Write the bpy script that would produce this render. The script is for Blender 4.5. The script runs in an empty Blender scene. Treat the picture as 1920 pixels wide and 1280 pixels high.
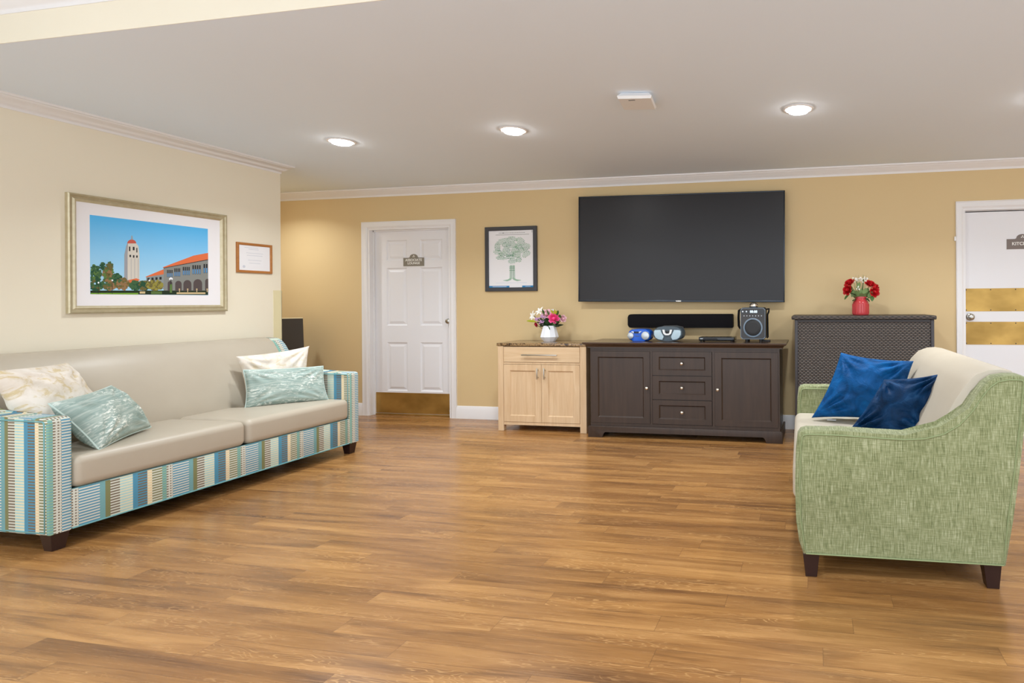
import bpy, bmesh, math, random
from math import pi, sin, cos, radians
from mathutils import Vector, Matrix, noise

SC = bpy.context.scene
COL = SC.collection

# ---------------------------------------------------------------- colours and materials
def s2l(c):
    return c / 12.92 if c <= .04045 else ((c + .055) / 1.055) ** 2.4

def rgb(r, g, b):
    return (s2l(r / 255), s2l(g / 255), s2l(b / 255), 1)

def new_mat(name, col, rough=.5, metal=0, spec=.5):
    m = bpy.data.materials.new(name); m.use_nodes = True
    b = m.node_tree.nodes['Principled BSDF']
    b.inputs['Base Color'].default_value = col
    b.inputs['Roughness'].default_value = rough
    b.inputs['Metallic'].default_value = metal
    b.inputs['Specular IOR Level'].default_value = spec
    return m

class NT:
    """small helper around a node tree"""
    def __init__(s, m):
        s.t = m.node_tree; s.n = s.t.nodes; s.b = s.n['Principled BSDF']
    def add(s, typ, **kw):
        n = s.n.new(typ)
        for k, v in kw.items(): setattr(n, k, v)
        return n
    def link(s, a, b): s.t.links.new(a, b)
    def val(s, inp, v):
        if hasattr(v, 'is_linked') or hasattr(v, 'links'): s.link(v, inp)
        else: inp.default_value = v
    def math(s, op, a, b=0.0, c=None):
        n = s.add('ShaderNodeMath', operation=op)
        s.val(n.inputs[0], a); s.val(n.inputs[1], b)
        if c is not None: s.val(n.inputs[2], c)
        return n.outputs[0]
    def coord(s, kind='Object', scale=(1, 1, 1), rot=(0, 0, 0), loc=(0, 0, 0)):
        tc = s.add('ShaderNodeTexCoord'); mp = s.add('ShaderNodeMapping')
        s.link(tc.outputs[kind], mp.inputs[0])
        mp.inputs['Scale'].default_value = scale; mp.inputs['Rotation'].default_value = rot
        mp.inputs['Location'].default_value = loc
        return mp.outputs[0]
    def noise(s, vec, scale, detail=3, rough=.5, dist=0):
        n = s.add('ShaderNodeTexNoise'); s.link(vec, n.inputs['Vector'])
        n.inputs['Scale'].default_value = scale; n.inputs['Detail'].default_value = detail
        n.inputs['Roughness'].default_value = rough; n.inputs['Distortion'].default_value = dist
        return n.outputs['Fac']
    def ramp(s, fac, stops, interp='LINEAR'):
        r = s.add('ShaderNodeValToRGB'); cr = r.color_ramp; cr.interpolation = interp
        cr.elements[0].position = stops[0][0]; cr.elements[0].color = stops[0][1]
        cr.elements[1].position = stops[1][0]; cr.elements[1].color = stops[1][1]
        for p, c in stops[2:]:
            e = cr.elements.new(p); e.color = c
        s.link(fac, r.inputs[0]); return r.outputs[0]
    def mix(s, fac, a, b, mode='MIX'):
        n = s.add('ShaderNodeMix', data_type='RGBA', blend_type=mode)
        s.val(n.inputs[0], fac); s.val(n.inputs[6], a); s.val(n.inputs[7], b)
        return n.outputs[2]
    def bump(s, h, strength=.2, dist=.01):
        n = s.add('ShaderNodeBump'); s.link(h, n.inputs['Height'])
        n.inputs['Strength'].default_value = strength; n.inputs['Distance'].default_value = dist
        s.link(n.outputs[0], s.b.inputs['Normal'])
    def base(s, c): s.link(c, s.b.inputs['Base Color'])

def paint(name, col, rough=.6, var=.03, spec=.3):
    m = new_mat(name, col, rough, 0, spec); t = NT(m)
    v = t.coord(); f = t.noise(v, 1.3, 2)
    d = tuple(c * (1 - var) for c in col[:3]) + (1,)
    t.base(t.mix(f, col, d)); t.bump(t.noise(v, 260, 2), .05, .001)
    return m

M = {}
M['wall_tan'] = paint('wall_paint_tan', rgb(217, 192, 146), .55)
M['wall_cream'] = paint('wall_paint_cream', rgb(238, 230, 210), .5)
M['ceiling'] = paint('ceiling_paint', rgb(232, 243, 255), .8)
M['trim'] = paint('trim_paint', rgb(236, 235, 236), .35, .01)
M['door'] = paint('door_paint', rgb(234, 234, 238), .35, .01)
M['guard'] = new_mat('corner_guard_plastic', rgb(226, 216, 176), .3)
M['brass'] = new_mat('brass', rgb(182, 148, 82), .42, .75)
M['steel'] = new_mat('brushed_steel', rgb(190, 188, 182), .28, 1)
M['nickel'] = new_mat('nickel', rgb(225, 218, 208), .22, 1)
M['black'] = new_mat('black_plastic', rgb(22, 21, 23), .45)
M['blackcloth'] = new_mat('black_grille', rgb(17, 15, 18), .85, 0, .2)
M['blackgloss'] = new_mat('black_gloss', rgb(14, 14, 16), .12)
M['screen'] = new_mat('tv_screen', rgb(28, 26, 30), .34, 0, .42)
M['bezel'] = new_mat('tv_bezel', rgb(56, 62, 70), .25, .6)
M['darkgrey'] = new_mat('dark_grey_plastic', rgb(58, 57, 58), .5)
M['midgrey'] = new_mat('mid_grey_plastic', rgb(70, 84, 94), .45)
M['silver'] = new_mat('silver_plastic', rgb(196, 202, 208), .3, .5)
M['icesilver'] = new_mat('pale_grille', rgb(182, 204, 216), .45, .1)
M['bluep'] = new_mat('blue_plastic', rgb(0, 88, 200), .28)
M['white'] = new_mat('white_plastic', rgb(238, 238, 238), .4)
M['ledwhite'] = new_mat('led_digits', rgb(220, 235, 245), .5)
M['ledwhite'].node_tree.nodes['Principled BSDF'].inputs['Emission Color'].default_value = rgb(210, 235, 250)
M['ledwhite'].node_tree.nodes['Principled BSDF'].inputs['Emission Strength'].default_value = .6
M['ringblue'] = new_mat('ring_blue_grey', rgb(112, 128, 144), .4)
M['signgrey'] = new_mat('sign_grey', rgb(132, 126, 114), .5)
M['signgrey2'] = new_mat('sign_brown_grey', rgb(122, 110, 104), .5)
M['letters'] = new_mat('sign_letters', rgb(240, 240, 236), .5)
M['ceramic'] = new_mat('white_ceramic', rgb(240, 243, 250), .12)
M['redglass'] = new_mat('red_glazed_glass', rgb(190, 62, 66), .08)
M['legwood'] = new_mat('dark_leg_wood', rgb(44, 26, 24), .3)
M['greenleaf'] = new_mat('green_leaf', rgb(58, 98, 42), .5)
M['darkleaf'] = new_mat('dark_green_leaf', rgb(36, 66, 32), .5)
M['paleleaf'] = new_mat('pale_green_leaf', rgb(128, 152, 96), .55)
M['yellowleaf'] = new_mat('yellow_green_leaf', rgb(176, 184, 40), .5)
M['redpetal'] = new_mat('red_petal', rgb(190, 8, 18), .6)
M['pinkpetal'] = new_mat('hot_pink_petal', rgb(240, 84, 150), .6)
M['palepetal'] = new_mat('pale_pink_petal', rgb(240, 198, 208), .6)
M['lilacpetal'] = new_mat('lilac_petal', rgb(204, 160, 204), .6)
M['whitepetal'] = new_mat('white_petal', rgb(244, 242, 236), .6)
M['crimson'] = new_mat('crimson_petal', rgb(180, 24, 54), .6)
M['mat_white'] = new_mat('mat_board', rgb(238, 236, 240), .7)
M['paper'] = new_mat('paper', rgb(238, 238, 242), .6)
M['lens'] = new_mat('lamp_lens', (1, 1, 1, 1), .4)
_b = M['lens'].node_tree.nodes['Principled BSDF']
_b.inputs['Emission Color'].default_value = (1, .98, .95, 1); _b.inputs['Emission Strength'].default_value = 36

_t = NT(M['brass']); _t.base(_t.mix(_t.ramp(_t.noise(_t.coord('Object', (3, 3, 5)), 1, 3), [(.35, (0, 0, 0, 1)), (.65, (1, 1, 1, 1))]), rgb(196, 160, 90), rgb(158, 126, 66)))
# black poster frame, oak certificate frame
M['frame_black'] = new_mat('charcoal_frame', rgb(62, 62, 66), .5)
def wood(name, c1, c2, scale, rough, axis='z', ring=5):
    m = new_mat(name, c1, rough); t = NT(m)
    sc = {'z': (14, 14, 1.1), 'x': (1.1, 14, 14), 'y': (14, 1.1, 14)}[axis]
    v = t.coord('Object', sc)
    f = t.noise(v, scale, 5, .6, .6); g = t.noise(v, scale * .35, 2, .5, 1.2)
    a = t.mix(t.ramp(f, [(.35, (0, 0, 0, 1)), (.7, (1, 1, 1, 1))]), c1, c2)
    t.base(t.mix(t.math('MULTIPLY', g, .6), a, tuple(k * .86 for k in c2[:3]) + (1,)))
    t.bump(f, .06, .002)
    return m
M['frame_oak'] = wood('oak_frame', rgb(190, 128, 66), rgb(168, 106, 50), 3, .45, 'y')
M['oak'] = wood('pale_oak_vertical', rgb(226, 199, 163), rgb(206, 172, 132), 2.4, .5, 'z')
M['oak_h'] = wood('pale_oak_horizontal', rgb(226, 199, 163), rgb(210, 178, 138), 2.4, .5, 'x')
M['espresso'] = wood('espresso_wood', rgb(66, 49, 39), rgb(50, 37, 30), 2, .36, 'z')
M['espresso_t'] = wood('espresso_top', rgb(78, 58, 45), rgb(60, 44, 34), 2, .22, 'x')

def mat_champagne():
    m = new_mat('champagne_frame', rgb(206, 190, 150), .32, .45); t = NT(m)
    v = t.coord(); f = t.noise(v, 30, 3)
    t.base(t.mix(f, rgb(212, 202, 174), rgb(182, 168, 132))); return m
M['champagne'] = mat_champagne()

def mat_floor():
    m = new_mat('oak_plank_floor', rgb(168, 118, 66), .3); t = NT(m)
    tc = t.add('ShaderNodeTexCoord'); sp = t.add('ShaderNodeSeparateXYZ'); t.link(tc.outputs['Object'], sp.inputs[0])
    x, y = sp.outputs[0], sp.outputs[1]
    W, L = .1035, 1.22
    ry = t.math('DIVIDE', t.math('SUBTRACT', y, 2.057), W)
    row = t.math('FLOOR', ry); fy = t.math('FRACT', ry)
    wn = t.add('ShaderNodeTexWhiteNoise', noise_dimensions='1D'); t.link(row, wn.inputs['W'])
    rx = t.math('DIVIDE', t.math('ADD', x, t.math('MULTIPLY', wn.outputs[0], 7.3)), L)
    cx = t.math('FLOOR', rx); fx = t.math('FRACT', rx)
    cb = t.add('ShaderNodeCombineXYZ'); t.link(row, cb.inputs[0]); t.link(cx, cb.inputs[1])
    w2 = t.add('ShaderNodeTexWhiteNoise', noise_dimensions='2D'); t.link(cb.outputs[0], w2.inputs['Vector'])
    tone = w2.outputs[0]
    # grain coordinates: shifted per plank
    c3 = t.add('ShaderNodeCombineXYZ')
    t.link(t.math('ADD', x, t.math('MULTIPLY', tone, 37.0)), c3.inputs[0])
    t.link(t.math('ADD', y, t.math('MULTIPLY', tone, 11.0)), c3.inputs[1])
    t.link(t.math('MULTIPLY', tone, 53.0), c3.inputs[2])
    def mp(s):
        q = t.add('ShaderNodeMapping'); t.link(c3.outputs[0], q.inputs[0]); q.inputs['Scale'].default_value = s; return q.outputs[0]
    fine = t.noise(mp((3.2, 90, 1)), 1.6, 5, .65, .4)
    broad = t.noise(mp((.8, 8, 1)), 1.4, 3, .5, .8)
    wv = t.add('ShaderNodeTexWave', wave_type='RINGS', rings_direction='Z')
    t.link(mp((3.0, 16, 1)), wv.inputs['Vector'])
    wv.inputs['Scale'].default_value = 1.3; wv.inputs['Distortion'].default_value = 36
    wv.inputs['Detail'].default_value = 2; wv.inputs['Detail Scale'].default_value = 1.1
    cath = wv.outputs['Fac']
    c = t.ramp(broad, [(.28, rgb(112, 77, 47)), (.5, rgb(156, 111, 64)), (.74, rgb(190, 143, 89))])
    c = t.mix(t.math('MULTIPLY', t.ramp(fine, [(.38, (0, 0, 0, 1)), (.66, (1, 1, 1, 1))]), .32), c, rgb(184, 136, 84))
    dk = t.ramp(fine, [(.28, (1, 1, 1, 1)), (.46, (0, 0, 0, 1))])
    c = t.mix(t.math('MULTIPLY', dk, .32), c, rgb(104, 68, 40))
    patch = t.ramp(t.noise(mp((1.6, 7, 1)), 1.2, 2), [(.52, (0, 0, 0, 1)), (.62, (1, 1, 1, 1))])
    line = t.ramp(cath, [(.80, (0, 0, 0, 1)), (.97, (1, 1, 1, 1))])
    c = t.mix(t.math('MULTIPLY', t.math('MULTIPLY', patch, line), .55), c, rgb(206, 160, 106))
    tn = t.ramp(tone, [(0, rgb(222, 216, 212)), (.5, rgb(246, 244, 240)), (1, rgb(255, 253, 246))])
    c = t.mix(1.0, c, tn, 'MULTIPLY')
    ey = t.math('LESS_THAN', t.math('MINIMUM', fy, t.math('SUBTRACT', 1.0, fy)), .010)
    ex = t.math('LESS_THAN', t.math('MINIMUM', fx, t.math('SUBTRACT', 1.0, fx)), .0011)
    seam = t.math('MAXIMUM', ey, ex)
    c = t.mix(t.math('MULTIPLY', seam, .45), c, rgb(86, 56, 34))
    t.base(c)
    t.link(t.math('ADD', t.math('MULTIPLY', fine, .14), .19), t.b.inputs['Roughness'])
    hgt = t.math('SUBTRACT', fine, t.math('MULTIPLY', seam, 2.0))
    t.bump(hgt, .05, .002)
    return m
M['floor'] = mat_floor()

def mat_stripe():
    m = new_mat('striped_upholstery', rgb(150, 180, 185), .85, 0, .15); t = NT(m)
    tc = t.add('ShaderNodeTexCoord'); sp = t.add('ShaderNodeSeparateXYZ'); t.link(tc.outputs['UV'], sp.inputs[0])
    u, v = sp.outputs[0], sp.outputs[1]
    fu = t.math('FRACT', t.math('DIVIDE', u, .44))
    blue, bw, teal = rgb(84, 144, 172), rgb(208, 208, 196), rgb(118, 164, 168)
    olive, brown, cream = rgb(128, 128, 88), rgb(118, 104, 86), rgb(226, 218, 186)
    peach, lb = rgb(228, 202, 162), rgb(168, 206, 208)
    stripes = [(0, blue, bw), (95, teal, teal), (120, olive, olive), (145, brown, bw), (190, cream, lb), (222, lb, cream),
               (255, blue, blue), (280, brown, blue), (330, peach, cream), (355, olive, bw), (410, teal, rgb(140, 176, 150)), (435, brown, bw)]
    A = t.ramp(fu, [(p / 470, a) for p, a, b in stripes], 'CONSTANT')
    B = t.ramp(fu, [(p / 470, b) for p, a, b in stripes], 'CONSTANT')
    # alternate dash phase in each stripe
    sh = t.ramp(fu, [(p / 470, (.5 * (i % 2),) * 3 + (1,)) for i, (p, a, b) in enumerate(stripes)], 'CONSTANT')
    fv = t.math('FRACT', t.math('ADD', t.math('DIVIDE', v, .0145), sh))
    dash = t.math('GREATER_THAN', fv, .52)
    c = t.mix(dash, B, A)
    # two narrow dotted bands
    dots = t.math('MULTIPLY', t.math('LESS_THAN', t.math('ABSOLUTE', t.math('SUBTRACT', fu, .965)), .03),
                  t.math('GREATER_THAN', t.math('FRACT', t.math('ADD', t.math('DIVIDE', v, .0145), t.math('MULTIPLY', t.math('FLOOR', t.math('MULTIPLY', fu, 60.0)), .5))), .45))
    c = t.mix(dots, c, bw)
    nz = t.noise(t.coord('UV', (400, 400, 1)), 1, 2)
    c = t.mix(.25, c, t.mix(nz, rgb(60, 90, 100), rgb(255, 255, 250)), 'SOFT_LIGHT')
    t.base(c)
    t.bump(t.math('ADD', nz, t.math('MULTIPLY', dash, .6)), .25, .002)
    t.b.inputs['Sheen Weight'].default_value = .1
    return m
M['stripe'] = mat_stripe()
M['pipe_teal'] = new_mat('teal_piping', rgb(112, 166, 170), .7)

def mat_tweed():
    m = new_mat('green_tweed', rgb(150, 170, 125), .9, 0, .1); t = NT(m)
    a = t.noise(t.coord('UV', (230, 16, 1)), 1, 4, .65)
    b = t.noise(t.coord('UV', (18, 300, 1), loc=(3, 7, 0)), 1, 3, .6)
    g = t.noise(t.coord('UV', (6, 5, 1)), 1, 2)
    f = t.math('ADD', t.math('MULTIPLY', a, .66), t.math('MULTIPLY', b, .34))
    f = t.math('ADD', f, t.math('MULTIPLY', t.math('SUBTRACT', g, .5), .12))
    c = t.ramp(f, [(.36, rgb(102, 109, 75)), (.47, rgb(129, 135, 96)), (.55, rgb(150, 155, 118)), (.68, rgb(186, 188, 157))])
    t.base(c); t.bump(f, .3, .003); t.b.inputs['Sheen Weight'].default_value = .15
    return m
M['tweed'] = mat_tweed()
M['pipe_green'] = new_mat('green_piping', rgb(140, 152, 110), .85)

def mat_leather(name, c1, c2, rough):
    m = new_mat(name, c1, rough, 0, .4); t = NT(m)
    v = t.coord(); f = t.noise(v, 5, 3)
    t.base(t.mix(f, c1, c2)); t.bump(t.noise(v, 420, 2), .12, .001); return m
M['taupe'] = mat_leather('taupe_vinyl', rgb(190, 180, 163), rgb(180, 169, 152), .4)
M['ivory'] = mat_leather('ivory_vinyl', rgb(196, 187, 171), rgb(187, 177, 160), .45)

def mat_velvet():
    m = new_mat('blue_velvet', rgb(0, 66, 140), .55, 0, .15); t = NT(m)
    v = t.coord('Object', (7, 7, 7)); f = t.noise(v, 1.1, 4, .55, 1.2)
    t.base(t.ramp(f, [(.3, rgb(0, 52, 96)), (.55, rgb(0, 76, 134)), (.75, rgb(0, 98, 164))]))  # lightest stop paints velvet highlights into the colour
    t.b.inputs['Sheen Weight'].default_value = .2; t.b.inputs['Sheen Roughness'].default_value = .35
    t.b.inputs['Sheen Tint'].default_value = rgb(70, 150, 230)
    t.bump(t.noise(v, 1.6, 5, .6, 1.5), .45, .03)
    return m
M['velvet'] = mat_velvet()
def mat_velvet2():
    m = mat_velvet(); m.name = 'dark_blue_velvet'
    for n in m.node_tree.nodes:
        if n.type == 'VALTORGB':
            n.color_ramp.elements[0].color = rgb(2, 30, 58); n.color_ramp.elements[1].color = rgb(4, 50, 90); n.color_ramp.elements[2].color = rgb(46, 92, 136)  # last stop is a painted blue-grey highlight
    return m
M['velvet_dark'] = mat_velvet2()

def mat_tealpillow():
    m = new_mat('teal_streaked_fabric', rgb(168, 196, 192), .6, 0, .3); t = NT(m)
    a = t.noise(t.coord('UV', (5, 42, 1)), 1, 4, .65, .6)
    b = t.noise(t.coord('UV', (34, 90, 1), loc=(5, 2, 0)), 1, 3, .6, .5)
    c = t.ramp(a, [(.3, rgb(130, 152, 145)), (.5, rgb(154, 172, 165)), (.66, rgb(182, 194, 186))])
    k = t.math('MULTIPLY', t.ramp(b, [(.52, (0, 0, 0, 1)), (.6, (1, 1, 1, 1))]), t.ramp(t.noise(t.coord('UV', (4, 9, 1)), 1, 2), [(.42, (0, 0, 0, 1)), (.62, (1, 1, 1, 1))]))
    t.base(t.mix(k, c, rgb(234, 238, 230))); t.bump(a, .2, .006); return m
M['tealpillow'] = mat_tealpillow()
def mat_creampillow(name, gold):
    m = new_mat(name, rgb(228, 218, 204), .5, 0, .4); t = NT(m)
    a = t.noise(t.coord('UV', (7, 7, 1)), 1, 4, .6, .8)
    b = t.noise(t.coord('UV', (16, 20, 1), loc=(3, 1, 0)), 1, 5, .7, .9)
    c = t.ramp(a, [(.35, rgb(216, 204, 188)), (.6, rgb(238, 230, 220))])
    t.base(t.mix(t.math('MULTIPLY', t.ramp(b, [(.52, (0, 0, 0, 1)), (.62, (1, 1, 1, 1))]), gold), c, rgb(206, 184, 128))); t.bump(a, .2, .01); return m
M['creamgold'] = mat_creampillow('cream_gold_fabric', .75)
M['creampale'] = mat_creampillow('cream_pale_fabric', .45)

def mat_marble():
    m = new_mat('brown_marble', rgb(120, 92, 66), .12); t = NT(m)
    f = t.noise(t.coord('Object', (30, 30, 30)), 1, 4, .6, 1.0)
    t.base(t.ramp(f, [(.35, rgb(40, 30, 24)), (.45, rgb(104, 78, 50)), (.55, rgb(170, 140, 98)), (.62, rgb(92, 66, 44)), (.75, rgb(190, 164, 124))])); return m
M['marble'] = mat_marble()

def mat_wicker(name='wicker_weave', bw=.034, rh=.0145):
    m = new_mat(name, rgb(84, 76, 70), .4, 0, .5); t = NT(m)
    tc = t.add('ShaderNodeTexCoord'); sp = t.add('ShaderNodeSeparateXYZ'); t.link(tc.outputs['UV'], sp.inputs[0])
    r = t.math('DIVIDE', sp.outputs[1], rh); row = t.math('FLOOR', r)
    a = t.math('ADD', t.math('DIVIDE', sp.outputs[0], bw), t.math('MULTIPLY', row, .5))
    wv = t.math('ABSOLUTE', t.math('SINE', t.math('MULTIPLY', a, pi)))
    hv = t.math('SINE', t.math('MULTIPLY', t.math('FRACT', r), pi))
    h = t.math('MULTIPLY', wv, hv)
    nz = t.noise(t.coord('UV', (60, 200, 1)), 1, 3)
    c = t.ramp(t.math('ADD', h, t.math('MULTIPLY', t.math('SUBTRACT', nz, .5), .35)), [(.12, rgb(34, 29, 27)), (.5, rgb(70, 62, 57)), (.98, rgb(112, 100, 92))])  # weave glints and shaded gaps put into the colour
    t.base(c); t.bump(h, .8, .006); return m
M['wicker'] = mat_wicker()
M['wicker_edge'] = mat_wicker('wicker_edge', .05, .012)
M['wicker_post'] = new_mat('dark_resin_post', rgb(52, 48, 50), .4)
M['pedestal'] = new_mat('dark_brown_panel', rgb(58, 50, 40), .55)

# ---------------------------------------------------------------- mesh builder
class MB:
    def __init__(s):
        s.b = bmesh.new(); s.mi = 0; s.soft = None
    def _tag(s, faces):
        for f in faces: f.material_index = s.mi
    def box(s, x0, x1, y0, y1, z0, z1, bev=0, seg=2):
        vs = [s.b.verts.new((x, y, z)) for x in (x0, x1) for y in (y0, y1) for z in (z0, z1)]
        F = [(0, 1, 3, 2), (4, 6, 7, 5), (0, 4, 5, 1), (2, 3, 7, 6), (0, 2, 6, 4), (1, 5, 7, 3)]
        fs = [s.b.faces.new([vs[i] for i in f]) for f in F]; s._tag(fs)
        if bev:
            ed = {e for f in fs for e in f.edges}
            r = bmesh.ops.bevel(s.b, geom=list(ed), offset=bev, segments=seg, profile=.5, affect='EDGES'); s._tag(r['faces'])
        return s
    def hexa(s, bot, top, bev=0):
        """bot, top: 4 corner points each, same winding"""
        a = [s.b.verts.new(p) for p in bot]; c = [s.b.verts.new(p) for p in top]
        fs = [s.b.faces.new(a[::-1]), s.b.faces.new(c)] + [s.b.faces.new((a[i], a[(i + 1) % 4], c[(i + 1) % 4], c[i])) for i in range(4)]
        s._tag(fs)
        if bev:
            ed = {e for f in fs for e in f.edges}
            r = bmesh.ops.bevel(s.b, geom=list(ed), offset=bev, segments=2, profile=.5, affect='EDGES'); s._tag(r['faces'])
        return s
    def prism(s, prof, axis, a, b, bev=0, seg=3, smoothside=False):
        """prof is a list of 2D points in the plane normal to axis (x:(y,z) y:(x,z) z:(x,y))"""
        def P(p, k):
            return {'x': (k, p[0], p[1]), 'y': (p[0], k, p[1]), 'z': (p[0], p[1], k)}[axis]
        v0 = [s.b.verts.new(P(p, a)) for p in prof]; v1 = [s.b.verts.new(P(p, b)) for p in prof]
        n = len(prof)
        f0 = s.b.faces.new(v0); f1 = s.b.faces.new(v1[::-1])
        fs = [f0, f1] + [s.b.faces.new((v0[i], v1[i], v1[(i + 1) % n], v0[(i + 1) % n])) for i in range(n)]
        s._tag(fs)
        if bev:
            ed = set(f0.edges) | set(f1.edges)
            r = bmesh.ops.bevel(s.b, geom=list(ed), offset=bev, segments=seg, profile=.5, affect='EDGES'); s._tag(r['faces'])
        return s
    def tube(s, pts, r, seg=8, closed=False, cap=True):
        pts = [Vector(p) for p in pts]; n = len(pts); rings = []
        rr = r if hasattr(r, '__len__') else [r] * n
        up = None
        for i, p in enumerate(pts):
            if closed: d = pts[(i + 1) % n] - pts[i - 1]
            else: d = pts[min(i + 1, n - 1)] - pts[max(i - 1, 0)]
            d.normalize()
            if up is None:
                up = Vector((0, 0, 1)) if abs(d.z) < .9 else Vector((1, 0, 0))
            a = d.cross(up)
            if a.length < 1e-4: a = d.cross(Vector((0, 1, .3)))
            a.normalize(); c = d.cross(a).normalized(); up = -c if c.dot(up) < 0 else c
            a = d.cross(up).normalized(); c = up
            rings.append([s.b.verts.new(p + (a * cos(2 * pi * k / seg) + c * sin(2 * pi * k / seg)) * rr[i]) for k in range(seg)])
        fs = []
        m = n if closed else n - 1
        for i in range(m):
            A, B = rings[i], rings[(i + 1) % n]
            for k in range(seg): fs.append(s.b.faces.new((A[k], A[(k + 1) % seg], B[(k + 1) % seg], B[k])))
        if cap and not closed:
            fs.append(s.b.faces.new(rings[0])); fs.append(s.b.faces.new(rings[-1][::-1]))
        s._tag(fs); return s
    def lathe(s, prof, c=(0, 0, 0), seg=32, axis='z', rot=0, sx=1, sy=1):
        rings = []
        for r, h in prof:
            ring = []
            if r < 1e-6: ring = [s.b.verts.new(s._ax((0, 0, h), c, axis))]
            else:
                for k in range(seg):
                    t = 2 * pi * k / seg + rot
                    ring.append(s.b.verts.new(s._ax((r * cos(t) * sx, r * sin(t) * sy, h), c, axis)))
            rings.append(ring)
        fs = []
        for A, B in zip(rings, rings[1:]):
            if len(A) == 1 and len(B) == 1: continue
            for k in range(seg):
                k2 = (k + 1) % seg
                if len(A) == 1: fs.append(s.b.faces.new((A[0], B[k], B[k2])))
                elif len(B) == 1: fs.append(s.b.faces.new((A[k], A[k2], B[0])))
                else: fs.append(s.b.faces.new((A[k], A[k2], B[k2], B[k])))
        for R in (rings[0], rings[-1]):
            if len(R) > 1: fs.append(s.b.faces.new(R))
        s._tag(fs); return s
    def _ax(s, p, c, axis):
        x, y, z = p
        q = {'z': (x, y, z), 'y': (x, -z, y), 'x': (z, x, y)}[axis]   # 'y': height grows towards -Y
        return (q[0] + c[0], q[1] + c[1], q[2] + c[2])
    def poly(s, pts):
        f = s.b.faces.new([s.b.verts.new(p) for p in pts]); s._tag([f]); return s
    def ico(s, c, r, sub=1, sc=(1, 1, 1)):
        m = Matrix.Translation(c) @ Matrix.Diagonal((*sc, 1))
        g = bmesh.ops.create_icosphere(s.b, subdivisions=sub, radius=r, matrix=m)
        s._tag({f for v in g['verts'] for f in v.link_faces}); return s
    # cabinet-front pieces, all facing -Y -------------------------------------------
    def grid_front(s, x0, x1, z0, z1, yf, yb, holes):
        xs = sorted({x0, x1, *[h[0] for h in holes], *[h[1] for h in holes]})
        zs = sorted({z0, z1, *[h[2] for h in holes], *[h[3] for h in holes]})
        for a, b in zip(xs, xs[1:]):
            for c, d in zip(zs, zs[1:]):
                mx, mz = (a + b) / 2, (c + d) / 2
                if any(h[0] < mx < h[1] and h[2] < mz < h[3] for h in holes): continue
                s.box(a, b, yf, yb, c, d)
        return s
    def ring(s, x0, x1, z0, z1, ya, ins, yb):
        o = [(x0, ya, z0), (x1, ya, z0), (x1, ya, z1), (x0, ya, z1)]
        i = [(x0 + ins, yb, z0 + ins), (x1 - ins, yb, z0 + ins), (x1 - ins, yb, z1 - ins), (x0 + ins, yb, z1 - ins)]
        for k in range(4): s.poly([o[k], o[(k + 1) % 4], i[(k + 1) % 4], i[k]])
        return s

ROOTLOC = {}
def finish(name, mb, mats, parent=None, smooth=40, uv=(0, 0), uvmode='box', kind=None):
    b = mb.b
    bmesh.ops.recalc_face_normals(b, faces=b.faces[:])
    off = Vector((0, 0, 0))
    r = parent
    if r is not None:
        off = Vector(r['_o']) if '_o' in r else Vector((0, 0, 0))
    if uvmode == 'box':
        L = b.loops.layers.uv.verify()
        for f in b.faces:
            n = f.normal; ax = max(range(3), key=lambda i: abs(n[i]))
            for l in f.loops:
                c = l.vert.co
                if ax == 0: l[L].uv = (c.y + uv[0], c.z + uv[1])
                elif ax == 1: l[L].uv = (c.x + (uv[2] if len(uv) > 2 else uv[0]), c.z + uv[1])
                else: l[L].uv = (c.x + uv[0], c.y + uv[1])
    me = bpy.data.meshes.new(name); 
    if off.length: bmesh.ops.translate(b, vec=-off, verts=b.verts[:])
    b.to_mesh(me); b.free()
    for m in (mats if isinstance(mats, (list, tuple)) else [mats]): me.materials.append(m)
    if smooth:
        me.polygons.foreach_set('use_smooth', [True] * len(me.polygons))
        me.set_sharp_from_angle(angle=radians(smooth))
    o = bpy.data.objects.new(name, me); COL.objects.link(o)
    if parent is not None:
        o.parent = parent; o['_o'] = tuple(off)
    if kind: o['kind'] = kind
    return o

def thing(name, label, cat, loc, group=None, kind=None):
    o = bpy.data.objects.new(name, None); COL.objects.link(o)
    o.empty_display_size = .1
    o.location = loc; o['_o'] = tuple(loc)
    if label: o['label'] = label
    if cat: o['category'] = cat
    if group: o['group'] = group
    if kind: o['kind'] = kind
    return o
def tag(o, label, cat, group=None):
    o['label'] = label; o['category'] = cat
    if group: o['group'] = group
    return o

def text_part(name, txt, size, loc, rot, mat, parent, align='CENTER', extrude=.0006, label=None, sx=1):
    cu = bpy.data.curves.new('t', 'FONT'); cu.body = txt; cu.size = size; cu.align_x = align; cu.align_y = 'CENTER'; cu.extrude = extrude
    cu.offset = size * .02
    tmp = bpy.data.objects.new('t', cu); COL.objects.link(tmp)
    dg = bpy.context.evaluated_depsgraph_get()
    me = bpy.data.meshes.new_from_object(tmp.evaluated_get(dg))
    bpy.data.objects.remove(tmp); bpy.data.curves.remove(cu)
    off = Vector(parent['_o'])
    me.transform(Matrix.Translation(Vector(loc) - off) @ rot.to_4x4() @ Matrix.Diagonal((sx, 1, 1, 1)))
    me.name = name; me.materials.clear(); me.materials.append(mat)
    o = bpy.data.objects.new(name, me); COL.objects.link(o); o.parent = parent; o['_o'] = tuple(off)
    return o
FACE = Matrix.Rotation(pi / 2, 3, 'X')      # text facing -Y

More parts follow.
